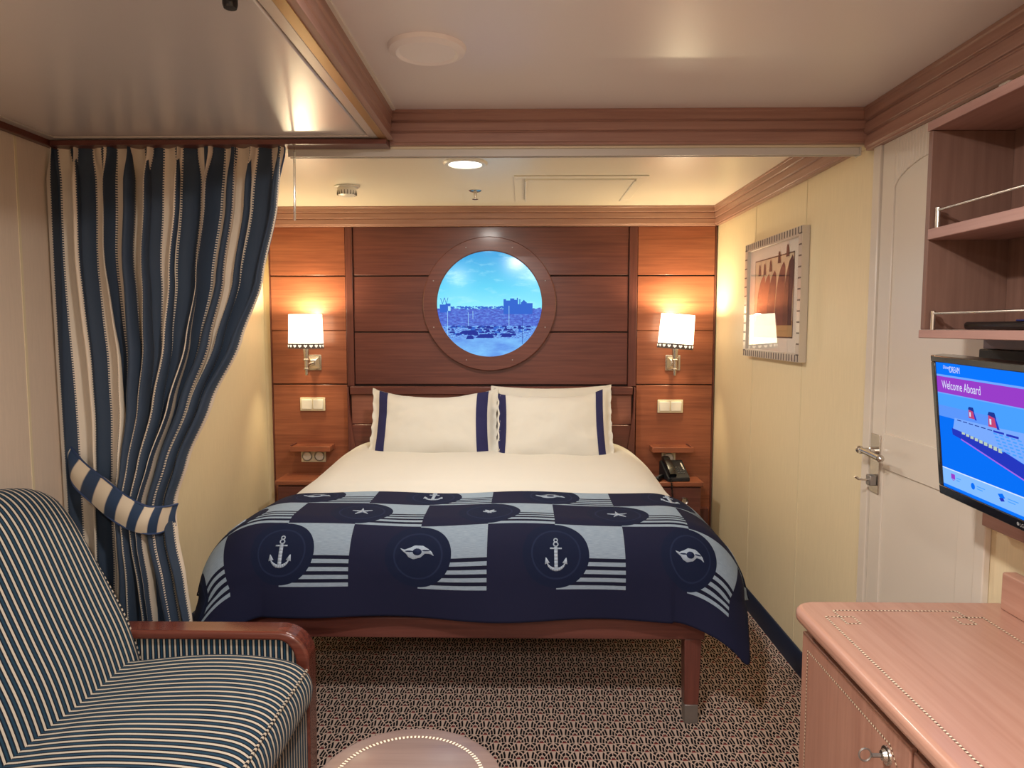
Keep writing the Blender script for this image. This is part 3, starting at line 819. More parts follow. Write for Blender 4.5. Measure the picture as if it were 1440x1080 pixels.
# ------------------------------------------------------------------ ceiling fittings
dl = thing('downlight', 'round lit recessed downlight in the alcove ceiling', 'ceiling light', (-.258, 3.20, 2.15))
DX, DY = -.258, 3.17
rim = MB(); pr = [(.070, -.004), (.074, -.010), (.090, -.010), (.098, -.003), (.098, 0)]
rim.grid(lambda u, v: (DX + interp([(i / 4, p[0]) for i, p in enumerate(pr)], v) * cos(2 * pi * u), DY + interp([(i / 4, p[0]) for i, p in enumerate(pr)], v) * sin(2 * pi * u), ZC + interp([(i / 4, p[1]) for i, p in enumerate(pr)], v)), 40, 4, wu=True)
rim.build('rim', WHITEP, dl)
MB().lathe([(.001, -.006), (.072, -.006), (.072, -.001)], (DX, DY, ZC), n=40).build('diffuser', emis('downlight_glow', (1, .93, .80, 1), 7.0), dl)
def area(name, loc, size, e, col, par=None, rot=(0, 0, 0), spread=None):
    L = bpy.data.lights.new(name, 'AREA'); L.shape = 'DISK'; L.size = size; L.energy = e; L.color = col
    if spread: L.spread = spread
    o = bpy.data.objects.new(name, L); COL.objects.link(o); o.rotation_euler = rot
    if par: o.parent = par; o.location = Vector(loc) - par.location
    else: o.location = loc
    return o
area('downlight_lamp', (DX, DY, ZC - .014), .13, 13, (1, .95, .88), dl)

sp_ = thing('ceiling_speaker', 'round white blank cover plate on the front ceiling', 'ceiling speaker', (-.25, 1.885, 2.15))
MB().lathe([(.001, -.012), (.072, -.012), (.075, -.015), (.080, -.017), (.097, -.010), (.101, 0)], (-.25, 1.885, ZC), n=56).build('cover', Mat('cover_white', rgb(250, 243, 238), .45), sp_)
sd = thing('smoke_detector', 'white domed smoke detector on the alcove ceiling', 'smoke detector', (-.905, 3.68, 2.12))
MB().lathe([(.001, -.052), (.030, -.050), (.044, -.044), (.050, -.030), (.050, -.010), (.064, -.006), (.064, 0)], (-.905, 3.68, ZC), n=36).build('housing', WHITEP, sd)
vt = MB()
for k in range(20):
    a = 2 * pi * k / 20; vt.box((-.0018, .040, -.044), (.0018, .0505, -.024)); 
    for v in vt.v[-8:]:
        x_, y_ = v.x, v.y; v.x = x_ * cos(a) - y_ * sin(a) - .905; v.y = x_ * sin(a) + y_ * cos(a) + 3.68; v.z += ZC
vt.build('vents', Mat('vent_grey', rgb(120, 112, 100), .6), sd, smooth=False)
sk = thing('sprinkler', 'small chrome fire sprinkler on the alcove ceiling', 'sprinkler', (-.258, 3.80, 2.12))
MB().lathe([(.001, -.006), (.026, -.006), (.034, -.001), (.034, 0)], (-.258, 3.80, ZC), n=28).build('escutcheon', CHROME, sk)
MB().lathe([(.001, -.046), (.016, -.046), (.016, -.043), (.006, -.040), (.008, -.02), (.010, -.006)], (-.258, 3.80, ZC), n=16).build('sprinkler_head', CHROME, sk)
ht = thing('ceiling_hatch', 'white rectangular access panel set in the alcove ceiling', 'access panel', (.27, 3.75, 2.15))
hf = MB()
hx0, hx1, hy0, hy1 = -.05, .59, 3.43, 4.10
for a, b in (((hx0, hy0), (hx1, hy0 + .05)), ((hx0, hy1 - .05), (hx1, hy1)), ((hx0, hy0 + .05), (hx0 + .05, hy1 - .05)), ((hx1 - .05, hy0 + .05), (hx1, hy1 - .05))):
    hf.box((a[0], a[1], ZC - .006), (b[0], b[1], ZC))
hf.build('hatch_frame', CEILB, ht, bevel=.002)
B((hx0 + .058, hy0 + .058, ZC - .012), (hx1 - .058, hy1 - .058, ZC - .001)).build('hatch_panel', CEILB, ht, bevel=.003)
for x in (hx0 + .052, hx1 - .062): B((x, hy0 + .06, ZC - .018), (x + .010, hy1 - .06, ZC)).build('hatch_bar', WHITEP, ht, bevel=.002)

# front cabin lamps (out of view; the rear two are added to brighten the cabin)
def cabin_light(x, y, e, size=.13, col=(1, .965, .94)):
    d = thing('downlight', 'unseen round recessed downlight in the front cabin ceiling', 'ceiling light', (x, y, ZC - .02), 'front cabin downlights')
    MB().lathe([(.001, -.004), (.07, -.004), (.074, -.010), (.090, -.010), (.098, 0)], (x, y, ZC), n=32).build('rim', WHITEP, d)
    MB().lathe([(.001, -.007), (.068, -.007), (.068, -.003)], (x, y, ZC), n=32).build('diffuser', emis('cabin_glow', (1, .9, .8, 1), 5), d)
    area('cabin_lamp', (x, y, ZC - .016), size, e, col, d)
cabin_light(-.08, .95, 25)
cabin_light(.15, -.7, 28)  # added lamp behind the camera, lifts the cabin brightness
cabin_light(-.9, -1.2, 22)  # another added lamp, unseen at the rear left

# ------------------------------------------------------------------ framed picture on right wall
pc = thing('framed_picture', 'framed print in a notched silver frame on the right wall, under glass', 'picture', (XR, 3.3, 1.305))
fy0, fy1, fz0, fz1 = 2.935, 3.675, 1.305, 1.862
X0 = XR - .032
SILV = Mat('silver_frame', rgb(206, 196, 184), .35, .4)
f = MB(); fw = .036
f.box((X0, fy0, fz0), (XR - .001, fy1, fz0 + fw)); f.box((X0, fy0, fz1 - fw), (XR - .001, fy1, fz1))
f.box((X0, fy0, fz0 + fw), (XR - .001, fy0 + fw, fz1 - fw)); f.box((X0, fy1 - fw, fz0 + fw), (XR - .001, fy1, fz1 - fw))
nt_ = f; DKF = Mat('frame_notches', rgb(92, 80, 74), .5)
n_ = 24
for k in range(n_):
    y = lerp(fy0 + .01, fy1 - .01, k / (n_ - 1))
    for z in (fz0, fz1 - fw + .004): nt_.box((X0 - .0015, y - .003, z + .002), (X0 + .002, y + .003, z + fw - .006), 1)
for k in range(12):
    z = lerp(fz0 + .03, fz1 - .03, k / 11)
    for y in (fy0, fy1 - fw + .004): nt_.box((X0 - .0015, y + .002, z - .003), (X0 + .002, y + fw - .006, z + .003), 1)
f.build('frame', [SILV, DKF], pc, smooth=False)
li = MB(); g0, g1, h0, h1 = fy0 + fw, fy1 - fw, fz0 + fw, fz1 - fw
B((X0 + .016, g0, h0), (X0 + .020, g1, h1)).build('mat_board', Mat('mat_board', rgb(236, 226, 214), .8), pc, smooth=False)
py0, py1, pz0, pz1 = 3.055, 3.555, 1.408, 1.765
art = MB()
xa = X0 + .0155
def pq(y, z, k=0): return (xa - .0003 * k, y, z)
def quad(y0, y1, z0, z1, mi, k): art.face([pq(y0, z0, k), pq(y1, z0, k), pq(y1, z1, k), pq(y0, z1, k)], None, mi)
quad(py0 - .006, py1 + .006, pz0 - .006, pz1 + .006, 0, 0); quad(py0, py1, pz0, pz1, 1, 1)
quad(py0, py1, pz0, pz0 + .07, 2, 2)
for k, (yc, hh, mi) in enumerate(((3.475, .24, 3), (3.405, .24, 3), (3.325, .25, 4), (3.215, .28, 4), (3.115, .30, 5))):
    wv = .052
    L_, R_ = [], []
    for i in range(13):
        t = i / 12; wd = wv * (1 - .12 * t) * sqrt(max(0, 1 - max(0, (t - .55) / .45) ** 1.6)); y = yc - .045 * t ** 2.5
        L_.append(pq(y - wd, pz0 + .05 + hh * t, 3 + k)); R_.append(pq(y + wd, pz0 + .05 + hh * t, 3 + k))
    for i in range(12): art.face([L_[i], R_[i], R_[i + 1], L_[i + 1]], None, mi)
    ty = yc + .012; tz = pz0 + .05 + hh * .99
    art.face([pq(ty - .018, tz, 9), pq(ty + .018, tz, 9), pq(ty + .010, tz + .045, 9), pq(ty, tz + .055, 9), pq(ty - .010, tz + .045, 9)], None, 5)
art.build('print', [Mat('print_border', rgb(84, 66, 56), .8), Mat('print_ground', rgb(222, 200, 168), .8), Mat('print_sand', rgb(188, 152, 104), .8),
                    Mat('print_rust', rgb(158, 84, 66), .8), Mat('print_plum', rgb(98, 58, 60), .8), Mat('print_dark', rgb(78, 50, 52), .8)], pc, smooth=False, recalc=False)
GL = Mat('picture_glass', (1, 1, 1, 1), .02); GL.b.inputs['Alpha'].default_value = .10; GL.b.inputs['Specular IOR Level'].default_value = 1.0
GL.b.inputs['Metallic'].default_value = 0.
# thin clear pane: transparent with fresnel gloss
nt = GL.nt; tp = nt.nodes.new('ShaderNodeBsdfTransparent'); gl = nt.nodes.new('ShaderNodeBsdfGlossy'); gl.inputs['Roughness'].default_value = .01
lw = nt.nodes.new('ShaderNodeLayerWeight'); lw.inputs['Blend'].default_value = .5
fc_ = X(nt, lw.outputs['Facing']).m('POWER', 4.0) * .7 + .03
ms = nt.nodes.new('ShaderNodeMixShader')
nt.links.new(fc_.s, ms.inputs[0]); nt.links.new(tp.outputs[0], ms.inputs[1]); nt.links.new(gl.outputs[0], ms.inputs[2])
nt.links.new(ms.outputs[0], nt.nodes['Material Output'].inputs['Surface'])
B((X0 + .008, g0, h0), (X0 + .0095, g1, h1)).build('glass', GL, pc, smooth=False)

# ------------------------------------------------------------------ bathroom door (right wall)
door = thing('door_1', 'cream panelled bathroom door', 'door', (XR, 2.06, 0)); 
for k in ('label', 'category'): del door[k]
struct(door)
dx = XR - .012
df = MB()
df.box((XR - .018, 2.345, 0), (XR + .0, 2.392, 2.065)); df.box((XR - .018, 1.742, 0), (XR, 1.782, 2.065)); df.box((XR - .018, 1.742, 2.035), (XR, 2.392, 2.065))
df.build('door_frame', DOORP, door, bevel=.003)
ds = MB(); D0, D1 = 1.786, 2.338; P0, P1 = 1.862, 2.262
def rc(y0, y1, z0, z1): ds.box((dx, y0, z0), (XR - .001, y1, z1))
rc(D0, P0, 0, 2.03); rc(P1, D1, 0, 2.03); rc(P0, P1, 1.0, 1.115); rc(P0, P1, 0, .12)
# arched head rail
n = 24; arch = []
for i in range(n + 1):
    t = i / n; y = lerp(P0, P1, t); arch.append((y, 1.885 + .055 * (1 - (2 * t - 1) ** 2) ** .7))
for i in range(n):
    (ya, za), (yb, zb_) = arch[i], arch[i + 1]
    ds.prism([(ya, za), (yb, zb_), (yb, 2.03), (ya, 2.03)], lambda p, q, t: (t, p, q), dx, XR - .001)
slab = ds.build('door_leaf', DOORP, door, bevel=.002)
pn = MB(); pn.box((dx + .005, P0 - .002, .118), (XR - .001, P1 + .002, 1.002)); pn.box((dx + .005, P0 - .002, 1.113), (XR - .001, P1 + .002, 1.95))
pn.build('door_panels', DOORP, door, smooth=False)
hp = MB().box((dx - .005, 2.276, .912), (dx, 2.334, 1.104)); hpo = hp.build('handle_plate', CHROME, door, bevel=.001)
MB().lathe([(.013, 0), (.013, -.02), (.010, -.022), (.010, -.052), (.001, -.053)], (dx - .005, 2.302, 1.050), axis='X', n=20).build('spindle', CHROME, hpo)
MB().tube([(dx - .050, 2.312, 1.052), (dx - .050, 2.30, 1.052), (dx - .050, 2.25, 1.050), (dx - .048, 2.19, 1.046)], .0085, 14, taper=lambda t: .95 + .35 * abs(t - .4)).build('lever', CHROME, hpo)
MB().lathe([(.001, -.010), (.009, -.006), (.012, 0), (.009, .006), (.001, .010)], (dx - .048, 2.182, 1.046), axis='Y', n=16).build('lever_knob', CHROME, hpo)
MB().lathe([(.001, -.012), (.010, -.007), (.013, 0), (.010, .007), (.001, .012)], (dx - .050, 2.314, 1.052), axis='Y', n=16).build('lever_knob', CHROME, hpo)
MB().box((dx - .028, 2.284, .938), (dx - .005, 2.312, .972)).build('lock_case', STEEL, hpo, bevel=.003)
MB().tube([(dx - .028, 2.298, .956), (dx - .058, 2.298, .958), (dx - .068, 2.300, .966)], .004, 10).build('thumb_turn', CHROME, hpo)

# ------------------------------------------------------------------ wall shelf unit
su = thing('shelf_unit', 'open wooden shelf unit with chrome rails mounted high beside the door', 'shelf unit', (1.05, 1.2, 1.42))
SX0, SY0, SY1 = .950, .55, 1.735
def SB(a, b, nm, m, bv=.002): return B(a, b).build(nm, m, su, bevel=bv)
SB((SX0 + .004, SY1 - .016, 1.444), (XR - .002, SY1, 1.908), 'side_panel', W_SHELF)
SB((SX0 + .004, SY0, 1.444), (XR - .002, SY0 + .016, 1.908), 'side_panel', W_SHELF)
SB((SX0, SY0, 1.424), (XR - .002, SY1, 1.4435), 'bottom_board', W_SHELFY)
SB((SX0, SY0, 1.9085), (XR - .002, SY1, 1.930), 'top_board', W_SHELFY)
SB((SX0 + .002, SY0 + .0165, 1.655), (XR - .02, SY1 - .0165, 1.680), 'middle_shelf', W_SHELFY)
SB((XR - .014, SY0 + .0165, 1.4437), (XR - .002, SY1 - .0165, 1.9083), 'back_panel', W_SHELF)
for zr, zs in ((1.722, 1.680), (1.482, 1.4436)):
    r_ = MB(); r_.tube([(SX0 + .014, SY1 - .03, zr), (SX0 + .014, SY0 + .03, zr)], .0033, 10)
    ro = r_.build('guard_rail', CHROME, su)
    for y in (SY1 - .035, 1.14, SY0 + .035):
        MB().lathe([(.0055, zs), (.0055, zr + .006), (.001, zr + .008)], (SX0 + .014, y, 0), n=14).build('rail_post', CHROME, ro)
MB().lathe([(.001, -.0165), (.006, -.0165), (.0065, -.014)], (XR, 1.60, 1.545), axis='X', n=14).build('cover_cap', W_DARK, su)
dv_ = thing('media_player', 'slim black glossy device lying on the lowest shelf above the television', 'media player', (1.06, 1.42, 1.444))
MB().box((1.01, 1.30, 1.445), (1.125, 1.66, 1.462)).build('casing', BLACK, dv_, bevel=.006)
MB().box((1.02, 1.31, 1.4622), (1.10, 1.50, 1.466)).build('glint_cover', Mat('blue_glint', rgb(30, 40, 96), .15), dv_, bevel=.002)  # blue reflections on the black casing, put into this piece's colour

# ------------------------------------------------------------------ television
tv = thing('television', 'flat television on the right wall showing a blue welcome screen', 'television', (1.0, 1.4, 1.05))
TL = Vector((.95, 1.68, 1.385)); U = Vector((-.03773, -.99913, -.01783)).normalized(); V = Vector((.11899, .01322, -.99281)); V = (V - U * V.dot(U)).normalized()
Nn = U.cross(V).normalized()
if Nn.x < 0: Nn = -Nn                      # Nn points to the wall (away from the viewer)
TW, TH = .56, .331
def tvp(s, t, d=0.): return TL + U * s + V * t + Nn * d
def tvbox(s0, s1, t0, t1, d0, d1, nm, m, par=tv, bv=.002):
    g = MB().box((s0, t0, d0), (s1, t1, d1)); g.v = [tvp(*v) for v in g.v]; return g.build(nm, m, par, bevel=bv)
GLB = Mat('gloss_black_bezel', rgb(20, 18, 18), .14, coat=.5)
for a in ((0, TW, 0, .0155, 0, .03), (0, TW, .309, TH, 0, .03), (0, .0155, .0155, .309, 0, .03), (TW - .0155, TW, .0155, .309, 0, .03)):
    tvbox(*a, 'bezel', GLB)
tvbox(.004, TW - .004, .004, TH - .004, .0302, .05, 'back_housing', BLACKM)
tvbox(.15, .41, .08, .25, .0502, .085, 'rear_bulge', BLACKM)
def flatm(n, c, s=.82): return emis(n, c, s)
TM_ = [flatm('tv_blue', rgb(12, 118, 255)), flatm('tv_line', rgb(112, 168, 255)), flatm('tv_magenta', rgb(152, 62, 200)), flatm('tv_sky', rgb(74, 160, 255)),
       flatm('tv_sea', rgb(10, 112, 246)), flatm('tv_bar', rgb(132, 188, 255)), flatm('tv_white', rgb(214, 232, 255)), flatm('tv_hull', rgb(38, 56, 190)),
       flatm('tv_decks', rgb(122, 170, 252)), flatm('tv_yellow', rgb(186, 206, 190)), flatm('tv_red', rgb(196, 70, 120)), flatm('tv_navy', rgb(30, 56, 150)), flatm('tv_pink', rgb(170, 100, 230)), flatm('tv_haze', rgb(92, 150, 250))]
s0, s1 = .0155, TW - .0155
tvm = MB()
def tq(a, b, c, d, mi, k): tvm.face([tvp(a, c, .0035 - .0001 * k), tvp(b, c, .0035 - .0001 * k), tvp(b, d, .0035 - .0001 * k), tvp(a, d, .0035 - .0001 * k)], None, mi)
def tpoly(pts, mi, k): tvm.face([tvp(a, b, .0035 - .0001 * k) for a, b in pts], None, mi)
tq(s0, s1, .0155, .043, 0, 0); tq(s0, s1, .043, .0475, 1, 0); tq(s0, s1, .0475, .085, 2, 0); tq(s0, s1, .085, .0875, 1, 0)
tq(s0, s1, .0875, .141, 3, 0); tq(s0, .24, .115, .141, 13, 1); tq(s0, s1, .141, .262, 4, 0); tq(s0, s1, .262, .2645, 6, 0); tq(s0, s1, .2645, .302, 5, 0); tq(s0, s1, .302, .309, 0, 0)
tpoly([(.080, .138), (.20, .137), (.54, .128), (.54, .262), (.50, .262), (.40, .222), (.32, .197), (.2388, .1793), (.0703, .165)], 8, 2)
tpoly([(.066, .163), (.150, .170), (.2388, .1793), (.316, .197), (.40, .220), (.47, .246), (.51, .2615), (.43, .2615), (.3135, .2266), (.2268, .2084), (.13, .187), (.068, .178)], 7, 3)
for a, b in (((.10, .1815), (.2268, .2084)), ((.2268, .2084), (.3135, .2266)), ((.3135, .2266), (.43, .2605))):
    tpoly([a, b, (b[0], b[1] + .003), (a[0], a[1] + .003)], 12, 4)
for k in range(9):
    a = .105 + k * .016; t = .166 + k * .0016; tq(a, a + .012, t, t + .005 + k * .0004, 9, 4)
for k in range(7): tq(.09 + k * .022, .106 + k * .022, .1405 + k * .0006, .1425 + k * .0006, 11, 4)
for r_ in range(6):
    for k in range(16):
        a = .22 + k * .019 + r_ * .004; tq(a, a + .012, .148 + r_ * .0065 + k * .0004, .151 + r_ * .0065 + k * .0004, 3, 4)
tq(.22, .255, .143, .147, 7, 5); tq(.262, .30, .1435, .148, 7, 5)
for cx_, cy_, sc_ in ((.146, .1185, .95), (.218, .123, 1.2)):
    tpoly([(cx_ - .011 * sc_, cy_ + .012 * sc_), (cx_ + .014 * sc_, cy_ + .012 * sc_), (cx_ + .008 * sc_, cy_ - .010 * sc_), (cx_ - .010 * sc_, cy_ - .010 * sc_)], 10, 5)
    tpoly([(cx_ - .012 * sc_, cy_ - .008 * sc_), (cx_ + .012 * sc_, cy_ - .004 * sc_), (cx_ + .008 * sc_, cy_ - .014 * sc_), (cx_ - .008 * sc_, cy_ - .014 * sc_)], 11, 6)
    tpoly([(cx_ + .006 * sc_, cy_ - .008 * sc_), (cx_ + .011 * sc_, cy_ - .004 * sc_), (cx_ + .020 * sc_, cy_ + .014 * sc_), (cx_ + .013 * sc_, cy_ + .014 * sc_)], 7, 6)
    tq(cx_ - .007 * sc_, cx_ - .002 * sc_, cy_ - .002 * sc_, cy_ + .008 * sc_, 6, 7)
# bottom icons
tq(.050, .066, .272, .284, 2, 2); tq(.054, .062, .2855, .287, 2, 2)
def disc(cx_, cy_, r, mi, k, n=16): tpoly([(cx_ + r * cos(2 * pi * i / n), cy_ + r * sin(2 * pi * i / n)) for i in range(n)], mi, k)
disc(.1348, .2818, .0075, 4, 2)
tpoly([(.222, .276), (.238, .272), (.246, .280), (.230, .285)], 4, 2); tpoly([(.226, .284), (.240, .281), (.244, .287), (.232, .290)], 7, 3)
for x_, w_ in ((.071, .018), (.149, .030), (.254, .034)):
    for j in range(2): tq(x_, x_ + w_ * (1 - .3 * j), .2775 + j * .0055, .2795 + j * .0055, 3, 2)
tvm.build('screen', TM_, tv, smooth=False, recalc=False)
def tvtext(txt, s, t, size, mat, nm, sx=1.0, shear=0., par=tv, depth=.0026):
    c = bpy.data.curves.new(nm, 'FONT'); c.body = txt; c.size = size; c.shear = shear
    o = bpy.data.objects.new(nm, c)
    COL.objects.link(o); bpy.context.view_layer.update()
    me = bpy.data.meshes.new_from_object(o.evaluated_get(bpy.context.evaluated_depsgraph_get()))
    bpy.data.objects.remove(o)
    for v in me.vertices: v.co = tvp(s + v.co.x * sx, t - v.co.y, depth) - tv.location
    me.materials.clear(); me.materials.append(mat.m)
    q = bpy.data.objects.new(nm, me); COL.objects.link(q); q.parent = tv; return q
WT = flatm('tv_text_white', rgb(222, 226, 255))
tvtext('Welcome Aboard', .037, .0745, .0275, WT, 'headline_text', .74).data
tvtext('Disney', .046, .0285, .011, WT, 'small_logo_text', .9, .3)
tvtext('DREAM', .072, .0355, .020, WT, 'logo_text', .62)
disc_ = None
tvtext('LG', .2935, .3235, .0105, Mat('grey_logo', rgb(150, 150, 150), .5), 'maker_logo', 1.0, depth=-.0004)
lgc = MB(); lgc.face([tvp(.2885 + .0038 * cos(2 * pi * i / 16), .3195 + .0038 * sin(2 * pi * i / 16), -.0004) for i in range(16)])
lgc.build('maker_emblem', Mat('grey_logo2', rgb(140, 140, 140), .5), tv, smooth=False, recalc=False)
tb_ = thing('television_bracket', 'dark metal wall bracket and cover behind the television', 'bracket', (1.12, 1.4, 1.1))
B((1.090, 1.05, 1.10), (XR - .001, 1.725, 1.398)).build('wall_cover', BLACKM, tb_, bevel=.003)
MB().tube([(1.0905, 1.40, 1.22), (1.03, 1.40, 1.22)], .025, 12).build('wall_arm', BLACKM, tv)
B((1.10, .9, 1.3985), (XR - .001, 1.725, 1.4235)).build('valance', Mat('violet_grey', rgb(128, 112, 120), .4), tb_, bevel=.001)
wb = thing('wall_board', 'brown wooden wiring board on the wall below the television', 'board', (1.13, 1.3, .968))
B((1.112, .9, .970), (XR - .001, 1.715, 1.045)).build('board', W_SHELFY, wb, bevel=.003)

# ------------------------------------------------------------------ dresser
dr = thing('dresser', 'pinkish beech dresser with dotted inlay beneath the television', 'dresser', (.9, .95, 0))
DX0, DYa, DYb, DZ = .644, .12, 1.690, .79
tp_ = MB(); pts = []
rr = .055
pts = [(XR - .002, DYa), (XR - .002, DYb)]
for k in range(9):
    a = pi / 2 + k * pi / 16; pts.append((DX0 + rr + rr * cos(a), DYb - rr + rr * sin(a)))
pts.append((DX0, DYa))
tp_.prism(pts, lambda p, q, t: (p, q, t), DZ - .036, DZ); tpo = tp_.build('worktop', W_BEECHY, dr, bevel=.014, seg=5)
B((.682, .15, .035), (XR - .003, DYb - .016, DZ - .040)).build('carcass', W_BEECHZ, dr, bevel=.004)
B((.676, .16, DZ - .058), (.690, DYb - .02, DZ - .0405)).build('shadow_rail', W_DARKY, dr)
B((.70, .18, 0), (XR - .01, DYb - .03, .0345)).build('plinth', W_DARKY, dr)
for y0, y1 in ((1.185, 1.662), (.70, 1.175), (.20, .69)):
    d_ = B((.668, y0, .05), (.6815, y1, DZ - .064)).build('door', W_BEECHZ, dr, bevel=.003)
    g = MB()
    def ins(a, b, w=.0035, xx=.6672):
        (ya, za), (yb, zb_) = a, b; L = math.hypot(yb - ya, zb_ - za); ny, nz = -(zb_ - za) / L * w / 2, (yb - ya) / L * w / 2
        g.face([(xx, ya - ny, za - nz), (xx, yb - ny, zb_ - nz), (xx, yb + ny, zb_ + nz), (xx, ya + ny, za + nz)], [(0, 0), (L, 0), (L, 1), (0, 1)])
    a0, a1, c0, c1, q = y0 + .035, y1 - .035, .09, DZ - .098, .03
    ins((a0 + q, c0), (a1 - q, c0)); ins((a0, c0 + q), (a0, c1 - q)); ins((a0 + q, c1), (a1, c1)); ins((a1, c0 + q), (a1, c1))
    ins((a0, c1 - q), (a0 + q, c1)); ins((a0, c0 + q), (a0 + q, c0)); ins((a1, c0 + q), (a1 - q, c0))
    g.build('dotted_inlay', INLAY, d_, smooth=False, recalc=False)
    ky, kz = y0 + .075, DZ - .125
    pu = MB().lathe([(.001, -.012), (.009, -.010), (.012, -.004), (.017, -.003), (.018, 0)], (.668, ky, kz), axis='X', n=24).build('lock_plate', CHROME, d_)
    if y0 > 1:
        for vtx in pu.data.vertices: pass
        k_ = MB().tube([(.656, ky, kz), (.640, ky, kz)], .004, 8)
        k_.tube([(.640 - .011 * (1 - cos(t)), ky + .002, kz + .012 * sin(t)) for t in [2 * pi * i / 20 for i in range(21)]], .0017, 6)
        k_.build('key', STEEL, pu)
g = MB()
def inl(a, b, w=.0042):
    L = math.hypot(b[0] - a[0], b[1] - a[1]); nx, ny = -(b[1] - a[1]) / L * w / 2, (b[0] - a[0]) / L * w / 2; zt = DZ + .0006
    g.face([(a[0] - nx, a[1] - ny, zt), (b[0] - nx, b[1] - ny, zt), (b[0] + nx, b[1] + ny, zt), (a[0] + nx, a[1] + ny, zt)], [(0, 0), (L, 0), (L, 1), (0, 1)])
inl((.676, 1.595), (.727, .30))     # front line... kept parallel to the front edge below
g = MB()
fx, by_ = .694, 1.628
inl((.690, 1.590), (.690, .25)); inl((.690, 1.590), (.752, 1.590)); inl((.752, 1.590), (.752, 1.552)); inl((.752, 1.552), (.722, 1.552))
inl((.722, 1.552), (.722, 1.626)); inl((.722, 1.626), (1.008, 1.626)); inl((1.008, 1.626), (1.008, 1.552)); inl((1.008, 1.552), (.978, 1.552))
inl((.978, 1.552), (.978, 1.590)); inl((.978, 1.590), (1.046, 1.590)); inl((1.046, 1.590), (1.046, .25))
g.build('top_inlay', INLAY, tpo, smooth=False, recalc=False)
bs = MB(); bs.prism([(0, 0), (0, .085), (.004, .088), (.032, .088), (.032, 0)], lambda p, q, t: (XR - .036 + p, t, DZ + q + .0005), DYa, 1.645)
bs.build('backsplash', W_BEECHY, dr, bevel=.002)

# ------------------------------------------------------------------ coffee table (bottom centre)
ct = thing('coffee_table', 'small round taupe wooden coffee table with a dotted ring inlay', 'coffee table', (-.258, 1.50, 0))
tx, ty, tz, R_ = -.256, 1.495, .45, .212
MB().lathe([(.001, tz), (R_ - .012, tz), (R_ - .004, tz - .003), (R_, tz - .010), (R_ - .002, tz - .022), (R_ - .010, tz - .028), (.001, tz - .028)][::-1], (tx, ty, 0), n=72).build('tabletop', W_TABLE, ct)
g = MB(); g.grid(lambda u, v: (tx + (R_ - .050 + .009 * v) * cos(2 * pi * u), ty + (R_ - .050 + .009 * v) * sin(2 * pi * u), tz + .0006), 160, 1, lambda u, v: (u * 2 * pi * (R_ - .05), v), wu=False)
g.build('ring_inlay', INLAYT, ct, smooth=False, recalc=False)
MB().lathe([(.025, .03), (.025, .40), (.07, tz - .029)], (tx, ty, 0), n=24).build('pedestal', W_DARKZ, ct)
MB().lathe([(.17, 0), (.17, .015), (.03, .035)], (tx, ty, 0), n=40).build('base', W_DARKZ, ct)

# ------------------------------------------------------------------ sofa
sf = thing('sofa', 'blue and cream pinstriped sofa with a curved mahogany arm, in the left foreground', 'sofa', (-1.1, 1.2, 0))
SYa, SYb = .10, 2.125
backp = [(-1.17, .36), (-1.185, .44), (-1.215, .54), (-1.255, .64), (-1.295, .74), (-1.335, .84), (-1.372, .92), (-1.412, .975), (-1.46, 1.0), (-1.51, .99), (-1.55, .95), (-1.565, .88), (-1.57, .60), (-1.57, .30)]
def bp(v):
    n = len(backp) - 1; x = v * n; i = min(int(x), n - 1); f = x - i
    P_ = [backp[int(clamp(i + d, 0, n))] for d in (-1, 0, 1, 2)]
    return tuple(.5 * ((2 * P_[1][k]) + (P_[2][k] - P_[0][k]) * f + (2 * P_[0][k] - 5 * P_[1][k] + 4 * P_[2][k] - P_[3][k]) * f * f + (3 * P_[1][k] - P_[0][k] - 3 * P_[2][k] + P_[3][k]) * f ** 3) for k in (0, 1))
def backfn(u, v):
    x, z = bp(v)
    Y = lerp(SYa, SYb, u)
    # rounded upper far corner and soft ends
    e = clamp((SYb - Y) / .30)
    k = 1 - (1 - sqrt(max(0, 1 - (1 - e) ** 2.4))) * .16 * sstep(.4, .95, z)
    z = .4 + (z - .4) * k
    e2 = clamp((SYb - Y) / .05); pf = .028 * (1 - sqrt(max(0, 1 - (1 - e2) ** 2)))
    x = x - pf * (1 if v < .55 else 0)
    return (x, Y, z)
g = MB(); g.grid(backfn, 150, 60, lambda u, v: (lerp(SYa, SYb, u), v))
bpts = [backfn(1, v / 60) for v in range(61)]
g.face(bpts, [(p[2], p[0]) for p in bpts])
g.build('back_cushion', SOFA, sf, angle=60)
MB().tube([Vector(backfn(1, v / 70)) + Vector((.004, .002, .002)) for v in range(2, 58)], .007, 8).build('back_piping', PIPING, sf)
